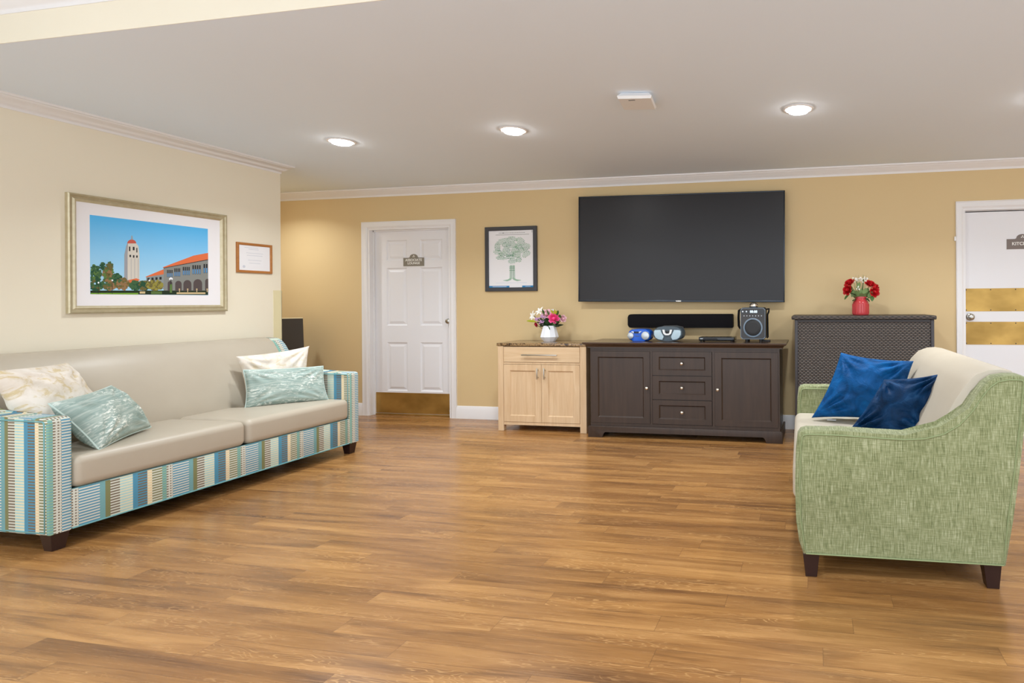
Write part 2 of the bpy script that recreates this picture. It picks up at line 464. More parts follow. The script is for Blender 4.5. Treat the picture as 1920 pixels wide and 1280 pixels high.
# ================================================================= THE SETTING
XL, YB, YC = -4.705, 5.537, 4.38            # left wall plane, back wall plane, corner of left wall
ZC, ZU = 2.475, 2.69
finish('floor', MB().box(-7, 4.6, -.7, 5.75, -.05, 0), M['floor'], smooth=0, kind='structure')
finish('ceiling', MB().box(-7, 5.2, 2.0925, 5.75, ZC, ZC + .05), M['ceiling'], smooth=0, kind='structure')
finish('ceiling', MB().box(-4.9, 5.2, -.7, 2.09, ZU, ZU + .05), M['ceiling'], smooth=0, kind='structure')
finish('wall_bulkhead', MB().box(-4.705, 5.2, 2.089, 2.092, ZC, ZU), M['wall_cream'], smooth=0, kind='structure')
w = MB()
DX0, DX1, DZ = -4.82, -3.815, 2.055        # first doorway
KX0, KX1, KZ = 1.338, 2.29, 2.055          # second doorway
for a, b in ((-6.6, DX0), (DX1, KX0), (KX1, 5.2)): w.box(a, b, YB, YB + .16, 0, 2.5)
w.box(DX0, DX1, YB, YB + .16, DZ, 2.5); w.box(KX0, KX1, YB, YB + .16, KZ, 2.5)
finish('wall_back', w, M['wall_tan'], smooth=0, kind='structure')
finish('wall_left', MB().box(XL - .3, XL, -.7, YC, 0, 2.75), M['wall_cream'], smooth=0, kind='structure')
finish('wall_alcove', MB().box(-6.7, -6.6, YC - .4, 5.69, 0, 2.5).box(-6.6, XL - .3, YC - .4, YC - .3, 0, 2.5), M['wall_tan'], smooth=0, kind='structure')
finish('wall_right', MB().box(5.1, 5.2, 2.0, 5.69, 0, 2.75), M['wall_tan'], smooth=0, kind='structure')

CR = [(0, 0), (.005, 0), (.007, .013), (.010, .020), (.018, .024), (.030, .034), (.046, .050), (.058, .056), (.062, .064), (.074, .066), (.078, .077), (.078, .080), (0, .080)]
def crown_y(x0, x1, y, z, sgn=-1):     # along X, projecting to -Y
    return MB().prism([(y + sgn * p, z + q) for p, q in CR], 'x', x0, x1)
finish('trim_1', crown_y(-6.6, 5.1, YB, ZC - .079), M['trim'], smooth=50, kind='structure')
def sweep_corner():
    # left wall crown with a mitred return round the wall end
    m = MB(); z = ZC - .079
    a = [m.b.verts.new((XL + p, 2.14, z + q)) for p, q in CR]
    c = [m.b.verts.new((XL + p, YC + p, z + q)) for p, q in CR]
    d = [m.b.verts.new((-6.6, YC + p, z + q)) for p, q in CR]
    n = len(CR)
    for A, B in ((a, c), (c, d)):
        for i in range(n): m.b.faces.new((A[i], A[(i + 1) % n], B[(i + 1) % n], B[i]))
    m.b.faces.new(a); m.b.faces.new(d[::-1]); return m
finish('trim_2', sweep_corner(), M['trim'], smooth=50, kind='structure')
finish('trim_3', crown_y(-4.7, 5.1, 2.09, ZU - .079), M['trim'], smooth=50, kind='structure')
finish('wall_alcove_return', MB().box(-6.6, XL - .3, YC - .3, YC, 0, 2.5), M['wall_tan'], smooth=0, kind='structure')
BB = [(0, 0), (.016, 0), (.016, .098), (.013, .106), (.011, .118), (.006, .130), (0, .134)]
for a, b in ((-6.6, -4.89), (-3.757, 1.277), (2.35, 5.1)):
    finish('baseboard_back', MB().prism([(YB - p, q) for p, q in BB], 'x', a, b), M['trim'], smooth=30, kind='structure')
finish('baseboard_left', MB().prism([(XL + p, q) for p, q in BB], 'y', -.7, YC), M['trim'], smooth=30, kind='structure')
finish('trim_4', MB().box(XL, XL + .004, YC - .075, YC + .003, .0, 1.35).box(XL - .06, XL + .004, YC, YC + .004, .0, 1.35), M['guard'], smooth=0, kind='structure')

# ---------------------------------------------------------------- doors
def casing(x0, x1, zt, w=.068):
    m = MB(); prof = [(0, 0), (0, -.010), (.014, -.018), (.05, -.014), (w - .004, -.020), (w, -.018), (w, 0)]
    # inner edge at (x0, x1, zt); mitred three-sided sweep
    def pt(k, p):
        u, d = p
        return [(x0 - u, YB + d, 0), (x0 - u, YB + d, zt + u), (x1 + u, YB + d, zt + u), (x1 + u, YB + d, 0)][k]
    rings = [[m.b.verts.new(pt(k, p)) for p in prof] for k in range(4)]
    n = len(prof)
    for A, B in zip(rings, rings[1:]):
        for i in range(n): m.b.faces.new((A[i], A[(i + 1) % n], B[(i + 1) % n], B[i]))
    m.b.faces.new(rings[0]); m.b.faces.new(rings[-1][::-1])
    # jamb lining and stop
    for a, b in ((x0, x0 + .02), (x1 - .02, x1)): m.box(a, b, YB - .004, YB + .158, 0, zt)
    m.box(x0 + .02, x1 - .02, YB - .004, YB + .158, zt - .02, zt)
    for a, b in ((x0 + .02, x0 + .032), (x1 - .032, x1 - .02)): m.box(a, b, YB + .050, YB + .068, 0, zt - .02)
    m.box(x0 + .02, x1 - .02, YB + .050, YB + .068, zt - .032, zt - .02)
    return m
d1 = thing('door_1', None, None, ((DX0 + DX1) / 2, YB, 0), kind='structure')
finish('door_frame', casing(DX0, DX1, DZ), M['trim'], d1, 30)
sl = MB(); YF = YB + .070
sx0, sx1 = DX0 + .022, DX1 - .022
cols = [(-4.648, -4.395), (-4.235, -3.965)]; rows = [(.265, .80), (.985, 1.62), (1.70, 1.925)]
hl = [(a, b, c, d) for a, b in cols for c, d in rows]
sl.grid_front(sx0, sx1, .016, DZ - .024, YF, YF + .04, hl)
sl.box(sx0 + .01, sx1 - .01, YF + .010, YF + .038, .03, DZ - .03)
for a, b, c, d in hl:
    sl.ring(a, b, c, d, YF, .012, YF + .0098)
    sl.ring(a + .024, b - .024, c + .024, d - .024, YF + .0098, .022, YF + .002)
    sl.poly([(a + .046, YF + .002, c + .046), (b - .046, YF + .002, c + .046), (b - .046, YF + .002, d - .046), (a + .046, YF + .002, d - .046)])
slab = finish('door_slab', sl, M['door'], d1, 0)
k = finish('kick_plate', MB().box(sx0 + .004, sx1 - .004, YF - .003, YF, .020, .246), M['brass'], slab, 0); k['label'] = 'brass kick plate'
def knob(parent, x, z, y):
    m = MB().lathe([(.034, 0), (.034, .006), (.028, .010), (.013, .014), (.012, .034), (.022, .040), (.029, .052), (.028, .062), (.020, .070), (0, .072)], (x, y, z), 24, 'y')
    o = finish('door_knob', m, M['steel'], parent, 50); o['label'] = 'satin metal knob'
    return o
knob(slab, -3.862, 1.034, YF)
finish('light_gap_strip', MB().box(DX0 + .02, DX1 - .02, YF - .01, YF + .06, 0, .014, .003), M['brass'], d1, 30)  # added strip: closes the light leak under the door, imitates the brass reflection
hs = finish('door_stop', MB().box(-3.862, -3.848, YF - .03, YF, .125, .155, .003).tube([(-3.855, YF - .025, .14), (-3.855, YF - .03, .075)], .006).box(-3.867, -3.843, YF - .04, YF - .01, .055, .078, .004), M['steel'], slab, 40)

d2 = thing('door_2', None, None, ((KX0 + KX1) / 2, YB, 0), kind='structure')
finish('door_frame', casing(KX0, KX1, KZ, .062), M['trim'], d2, 30)
YK = YB + .050
s2 = finish('door_slab', MB().box(KX0 + .022, KX1 - .022, YK, YK + .045, .02, KZ - .024), M['door'], d2, 0)
for z0, z1 in ((1.118, 1.327), (.815, 1.023)):
    p = finish('push_plate', MB().box(KX0 + .025, KX1 - .03, YK - .003, YK, z0, z1), M['brass'], s2, 0); p['label'] = 'brass plate across the door'
    sm = MB()
    for i in range(5):
        for z in (z0 + .012, z1 - .012): sm.lathe([(.005, 0), (.005, .0015), (0, .0025)], (KX0 + .036 + i * .21, YK - .003, z), 10, 'y')
    sm = finish('plate_screws', sm, M['bezel'], d2, 0); 
knob(s2, 1.405, 1.068, YK)
finish('door_catch', MB().box(1.262, 1.276, YB - .018, YB, 1.76, 1.80, .003), M['white'], d2, 30)

def door_sign(x0, x1, z0, z1, ztop, y, mat, lines, label):
    cx = (x0 + x1) / 2
    t = thing('door_sign', label, 'sign', (cx, y, z0))
    pr = [(x0, z0), (x1, z0), (x1, z1)]
    R = (x1 - x0) * .19
    pr += [(cx + R + .014, z1), (cx + R + .004, z1 + .004)]
    pr += [(cx + R * cos(a), z1 + .008 + (ztop - z1 - .008) * sin(a)) for a in [pi * i / 12 for i in range(13)]]
    pr += [(cx - R - .004, z1 + .004), (cx - R - .014, z1), (x0, z1)]
    finish('backing', MB().prism([(cx + (a - cx) * 1.03, z0 + (b - z0) * 1.0 - .005 + (b - z0) * .04) for a, b in pr], 'y', y, y - .003), M['white'], t, 0)
    finish('plate', MB().prism(pr, 'y', y - .0031, y - .006), mat, t, 0)
    for txt, zz, sz in lines:
        text_part('lettering', txt, sz, (cx, y - .0068, zz), FACE, M['letters'], t, sx=1.05)
    # small pale sprig emblem in the arch
    e = MB()
    for dx, dz, r in ((-.008, -.004, .005), (.008, -.004, .005), (.001, .008, .006)): e.lathe([(r, 0), (r, .0012)], (cx + dx, y - .006, ztop - .026 + dz), 10, 'y')
    finish('emblem', e, M['letters'], t, 0)
door_sign(-4.434, -4.179, 1.636, 1.728, 1.768, YF, M['signgrey'], [('ASSOCIATE', 1.7015, .038), ('LOUNGE', 1.667, .036)], 'grey arched ASSOCIATE LOUNGE sign on the six-panel white door')
door_sign(1.722, 1.985, 1.678, 1.770, 1.813, YK, M['signgrey2'], [('KITCHEN', 1.726, .040)], 'grey arched KITCHEN sign on the white door with brass plates')

# ---------------------------------------------------------------- ceiling fittings
LP = [(-3.56, 3.83, 'leftmost round downlight in the ceiling, above the end of the striped sofa'),
      (-2.13, 3.83, 'round downlight in the ceiling, second from the left, above the framed tree print'),
      (-.09, 3.78, 'round downlight in the ceiling right of the square white device'),
      (1.41, 3.85, 'round downlight at the far right edge of the ceiling')]
def downlight(x, y, z, label, energy, group='recessed ceiling downlights', r=.078):
    t = thing('ceiling_downlight', label, 'ceiling light', (x, y, z), group)
    finish('trim_ring', MB().lathe([(r, 0), (r + .02, 0), (r + .022, -.003), (r + .016, -.008), (r + .002, -.008), (r, -.004), (r, 0)], (x, y, z), 40), M['trim'], t, 40)
    finish('lens', MB().lathe([(r, -.002), (r * .96, -.010), (r * .8, -.022), (r * .5, -.029), (0, -.032)], (x, y, z), 40), M['lens'], t, 60)
    la = bpy.data.lights.new('bulb', 'AREA'); la.shape = 'DISK'; la.size = r * 1.9; la.energy = energy; la.color = (.90, .96, 1); la.spread = radians(140)
    lo = bpy.data.objects.new('bulb', la); COL.objects.link(lo); lo.location = (0, 0, -.036); lo.parent = t
for x, y, lb in LP: downlight(x, y, ZC, lb, 18, None)
for x, y in ((-3.2, .9), (-1.1, .9), (1.1, .9), (3.4, .9)):  # unseen lamps added to fill the room with light
    downlight(x, y, ZU, 'added unseen fill downlight in the raised ceiling nearer the viewer', 14, 'added fill downlights in the raised ceiling')
downlight(-5.62, 4.86, ZC, 'round downlight in the alcove behind the left wall', 11, None)
downlight(3.3, 3.8, ZC, 'round downlight in the ceiling beyond the right edge', 13, None)

t = thing('ceiling_device', 'flat square white sensor cover on the ceiling, above the television', 'ceiling device', (-1.06, 3.36, ZC))
def rotsq(cx, cy, h, a, z): return [(cx + h * (cos(a) * i - sin(a) * j), cy + h * (sin(a) * i + cos(a) * j), z) for i, j in ((-1, -1), (1, -1), (1, 1), (-1, 1))]
ang = radians(8)
m = MB().hexa(rotsq(-1.055, 3.375, .098, ang, ZC - .042), rotsq(-1.055, 3.375, .104, ang, ZC - .026)).hexa(rotsq(-1.055, 3.375, .104, ang, ZC - .026), rotsq(-1.055, 3.375, .082, ang, ZC - .002))
finish('cover', m, M['white'], t, 0)
finish('status_window', MB().box(-1.085, -1.045, 3.298, 3.306, ZC - .0432, ZC - .0419), M['midgrey'], t, 0)

# ================================================================= BACK WALL ITEMS
# television
tv = thing('television', 'very large wall-mounted flat television with a blank black screen', 'television', (-1.293, 5.50, 1.75))
x0, x1, z0, z1 = -2.324, -.264, 1.2225, 2.277
yf = 5.437
g = MB(); bz = .011
g.box(x0, x1, yf, yf + .045, z0, z0 + .018, .002).box(x0, x1, yf, yf + .045, z1 - bz, z1, .002).box(x0, x0 + bz, yf, yf + .045, z0, z1, .002).box(x1 - bz, x1, yf, yf + .045, z0, z1, .002)
finish('bezel', g, M['bezel'], tv, 40)
finish('screen', MB().box(x0 + bz - .001, x1 - bz + .001, yf + .006, yf + .03, z0 + .017, z1 - bz + .001), M['screen'], tv, 0)
finish('back_housing', MB().box(x0 + .15, x1 - .15, yf + .03, YB - .001, z0 + .1, z1 - .1, .01), M['black'], tv, 0)
text_part('logo', 'VIZIO', .016, (-1.290, yf - .001, z0 + .0085), FACE, M['nickel'], tv, sx=1.3)
tv.rotation_euler = (0, radians(.55), 0)

# soundbar
sb = thing('soundbar', 'long black soundbar on the wall under the television', 'soundbar', (-1.29, 5.47, 1.035))
pr = []
sx0_, sx1_, sz0, sz1 = -1.815, -.767, .971, 1.104
for cx, cz, a0, r in ((sx1_, sz1, 0, .012), (sx0_, sz1, 90, .030), (sx0_, sz0, 180, .030), (sx1_, sz0, 270, .012)):
    ox = cx - r if cx > -1 else cx + r; oz = cz - r if cz > 1.03 else cz + r
    for i in range(6):
        a = radians(a0 + i * 18); pr.append((ox + r * cos(a), oz + r * sin(a)))
finish('body', MB().prism(pr, 'y', YB - .001, YB - .09, .006), M['blackcloth'], sb, 40)

# tree poster
tp = thing('framed_poster', 'black-framed print of a green tree made of words, right of the door', 'picture', (-3.108, YB, 1.345))
fx0, fx1, fz0, fz1 = -3.400, -2.816, 1.347, 2.022
g = MB(); fw = .040
yw = YB - .001
def frame_rect(m, a, b, c, d, prof):
    """mitred frame facing -Y; prof: list of (inset, depth)"""
    rings = []
    for X, Z, sxn, szn in ((a, c, 1, 1), (b, c, -1, 1), (b, d, -1, -1), (a, d, 1, -1)):
        rings.append([m.b.verts.new((X + sxn * p, yw - q, Z + szn * p)) for p, q in prof])
    n = len(prof)
    for i in range(4):
        A, B = rings[i], rings[(i + 1) % 4]
        for j in range(n): m.b.faces.new((A[j], A[(j + 1) % n], B[(j + 1) % n], B[j]))
    return m
finish('frame', frame_rect(g, fx0, fx1, fz0, fz1, [(0, 0), (0, .022), (.004, .025), (fw - .006, .025), (fw, .020), (fw, 0)]), M['frame_black'], tp, 30)
ypp = YB - .012
PM = [M['paper'], new_mat('tree_print_green', rgb(158, 192, 170), .7), new_mat('tree_print_dark', rgb(112, 156, 130), .7), new_mat('print_blue', rgb(34, 128, 184), .7), new_mat('print_grey', rgb(120, 124, 124), .7), new_mat('print_pale_blue', rgb(200, 212, 232), .7)]
g = MB(); g.box(fx0 + .035, fx1 - .035, ypp, YB - .004, fz0 + .03, fz1 - .03)
CNT = 0
def fl_(pts, k, i, layer=1):
    global CNT
    CNT += 1; g.mi = i; g.poly([(x, ypp - .0002 * layer - CNT * 1.5e-6, z) for x, z in pts])
def quad(xa, za, xb, zb, w, i, layer=1):
    d = Vector((xb - xa, zb - za)); n = Vector((-d.y, d.x)).normalized() * w / 2
    fl_([(xa + n.x, za + n.y), (xb + n.x, zb + n.y), (xb - n.x, zb - n.y), (xa - n.x, za - n.y)], 0, i, layer)
quad(-3.36, 1.395, -3.128, 1.395, .020, 3); quad(-2.984, 1.395, -2.856, 1.395, .020, 3)
quad(-3.32, 1.396, -3.16, 1.396, .006, 5, 2); quad(-2.95, 1.396, -2.89, 1.396, .004, 5, 2)
quad(-3.285, 1.435, -2.931, 1.435, .003, 5); quad(-3.281, 1.938, -2.903, 1.938, .0035, 4)
x = -3.245; rnd = random.Random(4)
while x < -2.952:
    l = rnd.uniform(.006, .018); quad(x, 1.957, x + l, 1.957, .004 + (.006 if x < -3.19 else 0) * rnd.random(), 4); x += l + .005
g.mi = 4; g.poly([(-2.872, ypp - .0002, 1.955), (-2.868, ypp - .0002, 1.955), (-2.868, ypp - .0002, 1.978), (-2.872, ypp - .0002, 1.978)])
# word-cloud strokes of the crown, in leaf-shaped clusters
clusters = [(-3.20, 1.865, .075, .030, 12), (-3.10, 1.885, .060, .030, -3), (-3.00, 1.862, .055, .036, -38), (-3.262, 1.805, .032, .048, 8), (-3.10, 1.825, .065, .03, 0), (-2.935, 1.80, .045, .035, 35),
            (-3.255, 1.752, .055, .026, -12), (-3.16, 1.775, .045, .03, 0), (-3.06, 1.775, .045, .035, 12), (-2.935, 1.728, .052, .03, 30), (-3.225, 1.695, .055, .022, -5), (-3.12, 1.70, .06, .02, 4), (-3.04, 1.73, .035, .05, 80), (-3.09, 1.66, .05, .030, 6), (-3.02, 1.675, .03, .03, -20), (-3.16, 1.83, .05, .025, 5), (-3.02, 1.81, .045, .028, -10), (-3.20, 1.735, .05, .022, 0), (-2.985, 1.77, .03, .03, 20), (-3.11, 1.735, .05, .02, 0)]
for cx, cz, a, b, rot in clusters:
    ca, sa = cos(radians(rot)), sin(radians(rot)); n = max(3, int(b / .0055))
    for i in range(n):
        v = -b + 2 * b * (i + .5) / n; hw = a * math.sqrt(max(0, 1 - (v / b) ** 2)); u = -hw
        while u < hw:
            l = min(rnd.uniform(.008, .024), hw - u + .004)
            bend = .006 * cos(u / a * 1.5)
            u2 = u + l; b2 = .006 * cos(u2 / a * 1.5)
            quad(cx + u * ca - (v + bend) * sa, cz + u * sa + (v + bend) * ca, cx + u2 * ca - (v + b2) * sa, cz + u2 * sa + (v + b2) * ca, .0068, rnd.choice((1, 1, 1, 2)))
            u = u2 + .003
for i in range(6): quad(-3.118 + i * .0098, 1.62, -3.122 + i * .0112, 1.475, .006, (1, 2, 1, 1, 2, 1)[i])
for z in (1.60, 1.585, 1.565): quad(-3.128, z, -3.066, z, .005, 2, 2)
for sgn in (-1, 1):
    for kx in range(4): quad(-3.096 + sgn * .01, 1.488 - kx * .006, -3.096 + sgn * .05, 1.468 - kx * .004, .005, 1); quad(-3.096 + sgn * .05, 1.468 - kx * .004, -3.096 + sgn * (.10 - kx * .012), 1.460 - kx * .002, .005, 1)
pp = finish('print', g, PM, tp, 0)
text_part('lettering', 'Love', .042, (-3.12, ypp - .0008, 1.722), FACE, PM[2], pp, extrude=.0001)

# ---------------------------------------------------------------- landscape picture on left wall
lp = thing('framed_photograph', 'large champagne-framed photograph of a red-domed tower on the cream wall', 'picture', (XL, 3.39, 1.17))
def frame_rect_x(m, a, b, c, d, prof, x):
    rings = []
    for Y, Z, s1, s2_ in ((a, c, 1, 1), (b, c, -1, 1), (b, d, -1, -1), (a, d, 1, -1)):
        rings.append([m.b.verts.new((x + q, Y + s1 * p, Z + s2_ * p)) for p, q in prof])
    n = len(prof)
    for i in range(4):
        A, B = rings[i], rings[(i + 1) % 4]
        for j in range(n): m.b.faces.new((A[j], A[(j + 1) % n], B[(j + 1) % n], B[j]))
    return m
PA, PB, PC, PD = 2.872, 3.884, 1.174, 1.951
finish('frame', frame_rect_x(MB(), PA, PB, PC, PD, [(0, .001), (0, .024), (.006, .030), (.014, .028), (.018, .020), (.026, .018), (.036, .024), (.042, .020), (.050, .013), (.050, .001)], XL), M['champagne'], lp, 25)
finish('mat_board', MB().box(XL + .003, XL + .012, PA + .045, PB - .045, PC + .045, PD - .045), M['mat_white'], lp, 0)
# the photograph itself, flat shapes a hair apart
HH = [0.143992, -0.000698466, 2.96368, -0.213013, -0.566357, 1.8624, -0.170013, 0.000824688, 1.0]
def q2(u, v):
    a, b = u / 1697, v / 1190; d = HH[6] * a + HH[7] * b + HH[8]
    return ((HH[0] * a + HH[1] * b + HH[2]) / d, (HH[3] * a + HH[4] * b + HH[5]) / d)
AC = dict(stone=(212, 206, 196), stone_dk=(158, 160, 166), dome=(196, 96, 82), dark=(52, 52, 54), roof=(222, 116, 74), wing=(140, 148, 150), wall2=(136, 138, 134), pane=(92, 148, 200), arch=(88, 78, 78), ground=(44, 56, 42), grass=(120, 164, 62), grass2=(92, 116, 66), beige=(206, 184, 142), g1=(48, 84, 62), g2=(70, 104, 70), g3=(96, 126, 70), g4=(110, 102, 62), g5=(148, 116, 82), g6=(150, 142, 70), white=(240, 244, 250))
def pmat(n, c): return new_mat('photo_' + n, rgb(*c), .75, 0, .1)
def sky_mat():
    m = new_mat('photo_sky', rgb(120, 196, 244), .75, 0, .1); t_ = NT(m)
    tc = t_.add('ShaderNodeTexCoord'); sp = t_.add('ShaderNodeSeparateXYZ'); t_.link(tc.outputs['Object'], sp.inputs[0])
    f = t_.math('DIVIDE', t_.math('SUBTRACT', sp.outputs[2], .13), .52)
    t_.base(t_.ramp(f, [(.2, rgb(170, 216, 244)), (.98, rgb(92, 184, 242))])); return m
names = list(AC); AM = [sky_mat()] + [pmat(n, AC[n]) for n in names]
CNT = 0
g = MB(); XP = XL + .0125
g.mi = 0; g.box(XP - .0004, XP, 2.9925, 3.7415, 1.3005, 1.8235)
def P_(col, layer, pts):
    global CNT
    CNT += 1; g.mi = names.index(col) + 1; c = []
    for u, v in pts:
        y, z = q2(u, v); c.append((XP + .00012 * layer + (CNT % 900) * 1.5e-6, min(max(y, 2.9926), 3.7414), min(max(z, 1.3006), 1.8234)))
    g.poly(c)
def bx(col, layer, a, b, c, d): P_(col, layer, [(a, b), (c, b), (c, d), (a, d)])
def circ(col, layer, cx, cy, rx, ry, n=9, a0=0, a1=2 * pi):
    P_(col, layer, [(cx + rx * cos(a0 + (a1 - a0) * i / n), cy + ry * sin(a0 + (a1 - a0) * i / n)) for i in range(n + (a1 - a0 < 6))])
P_('stone', 2, [(548, 980), (550, 640), (575, 520), (590, 484), (715, 484), (742, 520), (757, 640), (757, 990)])
P_('stone_dk', 3, [(548, 980), (550, 640), (575, 520), (590, 484), (600, 484), (594, 640), (594, 985)])
circ('dome', 3, 651, 484, 62, 54, 10, pi, 2 * pi)
P_('stone_dk', 4, [(640, 434), (645, 385), (652, 370), (660, 385), (668, 434)])
for a, b, c, d in [(665, 530, 690, 578), (714, 545, 728, 608), (613, 527, 632, 590), (620, 640, 642, 672), (667, 645, 688, 680), (712, 648, 732, 680)]: bx('dark', 4, a, b, c, d)
for x in (641, 689, 737): bx('stone_dk', 4, x, 690, x + 5, 975)
P_('roof', 5, [(590, 990), (715, 962), (765, 985), (650, 1040), (600, 1035)])
P_('wing', 3, [(850, 943), (1092, 903), (1092, 1110), (850, 1080)]); P_('roof', 4, [(836, 942), (1092, 836), (1094, 906), (848, 946)])
for i in range(4): bx('dark', 5, 865 + i * 55, 958 - i * 5, 895 + i * 55, 995 - i * 5)
P_('wall2', 4, [(1088, 815), (1697, 705), (1697, 1145), (1088, 1145)]); P_('roof', 5, [(1072, 812), (1300, 725), (1500, 650), (1697, 614), (1697, 702), (1085, 818)])
P_('dark', 6, [(1085, 818), (1697, 702), (1697, 712), (1085, 826)])
for a, b, tt, bb in [(1132, 1215, 848, 945), (1232, 1320, 826, 935), (1348, 1452, 806, 918), (1480, 1603, 782, 905), (1632, 1697, 766, 890)]:
    n = 4 if b < 1690 else 2; s_ = (b - a) / n
    for i in range(n):
        bx('dark', 6, a + i * s_ + 2, tt, a + i * s_ + s_ * .72, bb); bx('pane', 7, a + i * s_ + 4, tt + (bb - tt) * .45, a + i * s_ + s_ * .6, bb - 4)
for cx, tt, w2 in [(1175, 1000, 32), (1290, 996, 44), (1413, 986, 55), (1555, 974, 60), (1690, 968, 34)]:
    P_('arch', 6, [(cx + w2, 1135)] + [(cx + w2 * cos(a), tt + w2 - w2 * sin(a)) for a in [pi * i / 8 for i in range(9)]] + [(cx - w2, 1135)])
bx('ground', 5, 84, 1130, 1697, 1191); bx('grass', 6, 84, 1163, 740, 1186); bx('grass2', 6, 915, 1140, 1065, 1180)
bx('beige', 6, 1265, 1155, 1660, 1178); bx('beige', 6, 760, 1142, 835, 1172)
rnd = random.Random(5)
for cx, cy, sx, sy, n, cc in [(150, 900, 75, 120, 45, 'g1 g2 g3'), (165, 1060, 85, 70, 30, 'g1 g2 g4'), (330, 900, 70, 90, 40, 'g4 g5 g3'), (340, 1040, 95, 85, 45, 'g4 g5 g2'), (520, 1040, 95, 75, 40, 'g4 g5'), (700, 1065, 80, 65, 30, 'g1 g2'), (810, 1060, 70, 65, 30, 'g1 g4'), (960, 1060, 105, 70, 62, 'g4 g6 g6'), (440, 960, 60, 60, 15, 'g1 g2'), (248, 800, 22, 45, 10, 'g2 g1'), (345, 790, 35, 45, 14, 'g4 g2')]:
    for _ in range(n * 2):
        r = math.sqrt(rnd.random()); a = rnd.random() * 6.283
        circ(rnd.choice(cc.split()), 7 + rnd.random(), max(105, cx + sx * r * cos(a)), min(cy + sy * r * sin(a), 1120), 15 + rnd.random() * 13, 13 + rnd.random() * 11, 6)
for x, y in ((192, 1022), (382, 990), (890, 992), (1170, 972), (1200, 970), (1185, 960)): circ('white', 9, x, y, 13, 13, 7)
bx('dark', 8.5, 379, 1000, 385, 1175); bx('dark', 8.5, 190, 1030, 194, 1180); bx('g3', 8.5, 1170, 1045, 1200, 1160); bx('dark', 8.6, 1182, 985, 1190, 1045)
for x in (1302, 1415, 1540, 1682): circ('beige', 8, x, 1112, 12, 11, 6); bx('beige', 8, x - 6, 1118, x + 6, 1150)
finish('photo_print', g, AM, lp, 0)

ct = thing('framed_certificate', 'small oak-framed white certificate beside the large landscape photograph', 'picture', (XL, 4.13, 1.49))
finish('frame', frame_rect_x(MB(), 3.972, 4.288, 1.494, 1.746, [(0, .001), (0, .012), (.003, .015), (.014, .015), (.021, .011), (.021, .001)], XL), M['frame_oak'], ct, 25)
g = MB(); g.box(XL + .002, XL + .008, 3.99, 4.27, 1.512, 1.728); g.mi = 1
for yy, zz, l in ((4.10, 1.705, .12), (4.12, 1.692, .09), (4.13, 1.66, .15), (4.13, 1.64, .14), (4.13, 1.60, .12), (4.13, 1.575, .10)):
    g.poly([(XL + .0082, yy - l / 2, zz), (XL + .0082, yy + l / 2, zz), (XL + .0082, yy + l / 2, zz + .0035), (XL + .0082, yy - l / 2, zz + .0035)])
g.poly([(XL + .0082, 4.035 + .012 * cos(a), 1.545 + .012 * sin(a)) for a in [i * pi / 6 for i in range(12)]])
finish('paper', g, [M['paper'], new_mat('faint_print', rgb(206, 210, 220), .7)], ct, 0)

# ================================================================= CABINETS ON BACK WALL
def shaker(m, x0, x1, z0, z1, yf, yb, st, rail=None, rec=.010, bev=.008):
    rail = rail or st
    h = (x0 + st, x1 - st, z0 + rail, z1 - rail)
    m.grid_front(x0, x1, z0, z1, yf, yb, [h]); m.box(x0 + .005, x1 - .005, yf + rec, yb - .001, z0 + .005, z1 - .005)
    m.ring(*h, yf, bev, yf + rec - .0002); return m
# pale oak cabinet
LY = 5.062
lc = thing('oak_cabinet', 'pale oak cabinet with one drawer, two doors and a brown marble top', 'cabinet', (-2.54, 5.28, 0))
cx0, cx1 = -2.992, -2.094; LB = YB - .03
finish('countertop', MB().box(-3.003, -2.089, LY - .006, LB, .812, .841, .004), M['marble'], lc, 30)
g = MB()
for a, b in ((cx0, cx0 + .056), (cx1 - .064, cx1)):
    g.box(a, b, LY, LY + .05, 0, .812, .002).box(a, b, LB - .05, LB, 0, .812, .002)
g.box(cx0 + .004, cx0 + .024, LY + .05, LB - .05, .06, .812).box(cx1 - .024, cx1 - .004, LY + .05, LB - .05, .06, .812)
g.box(cx0 + .056, cx1 - .064, LY + .006, LY + .03, .058, .086).box(cx0 + .056, cx1 - .064, LY + .006, LY + .03, .640, .656)
g.box(cx0 + .03, cx1 - .03, LB - .02, LB - .01, .06, .81).box(cx0 + .03, cx1 - .03, LY + .03, LB - .02, .06, .075)
finish('frame', g, M['oak'], lc, 0)
dr = finish('drawer', MB().box(cx0 + .059, cx1 - .067, LY + .002, LY + .022, .659, .806, .0015).box(cx0 + .08, cx1 - .09, LY + .021, LB - .04, .67, .79), M['oak_h'], lc, 0)
finish('handle', MB().box(-2.736, -2.374, LY - .032, LY - .020, .724, .736, .003).box(-2.69, -2.68, LY - .022, LY + .002, .726, .734).box(-2.43, -2.42, LY - .022, LY + .002, .726, .734), M['steel'], dr, 30)['label'] = 'long flat bar handle'
for a, b, hx in ((cx0 + .059, -2.5455, -2.578), (-2.5425, cx1 - .067, -2.508)):
    d = finish('door', shaker(MB(), a, b, .089, .637, LY + .002, LY + .022, .064, .058), M['oak'], lc, 0)
    finish('handle', MB().box(hx - .005, hx + .005, LY - .028, LY - .018, .50, .607, .003).box(hx - .004, hx + .004, LY - .02, LY + .002, .515, .523).box(hx - .004, hx + .004, LY - .02, LY + .002, .584, .592), M['steel'], d, 30)

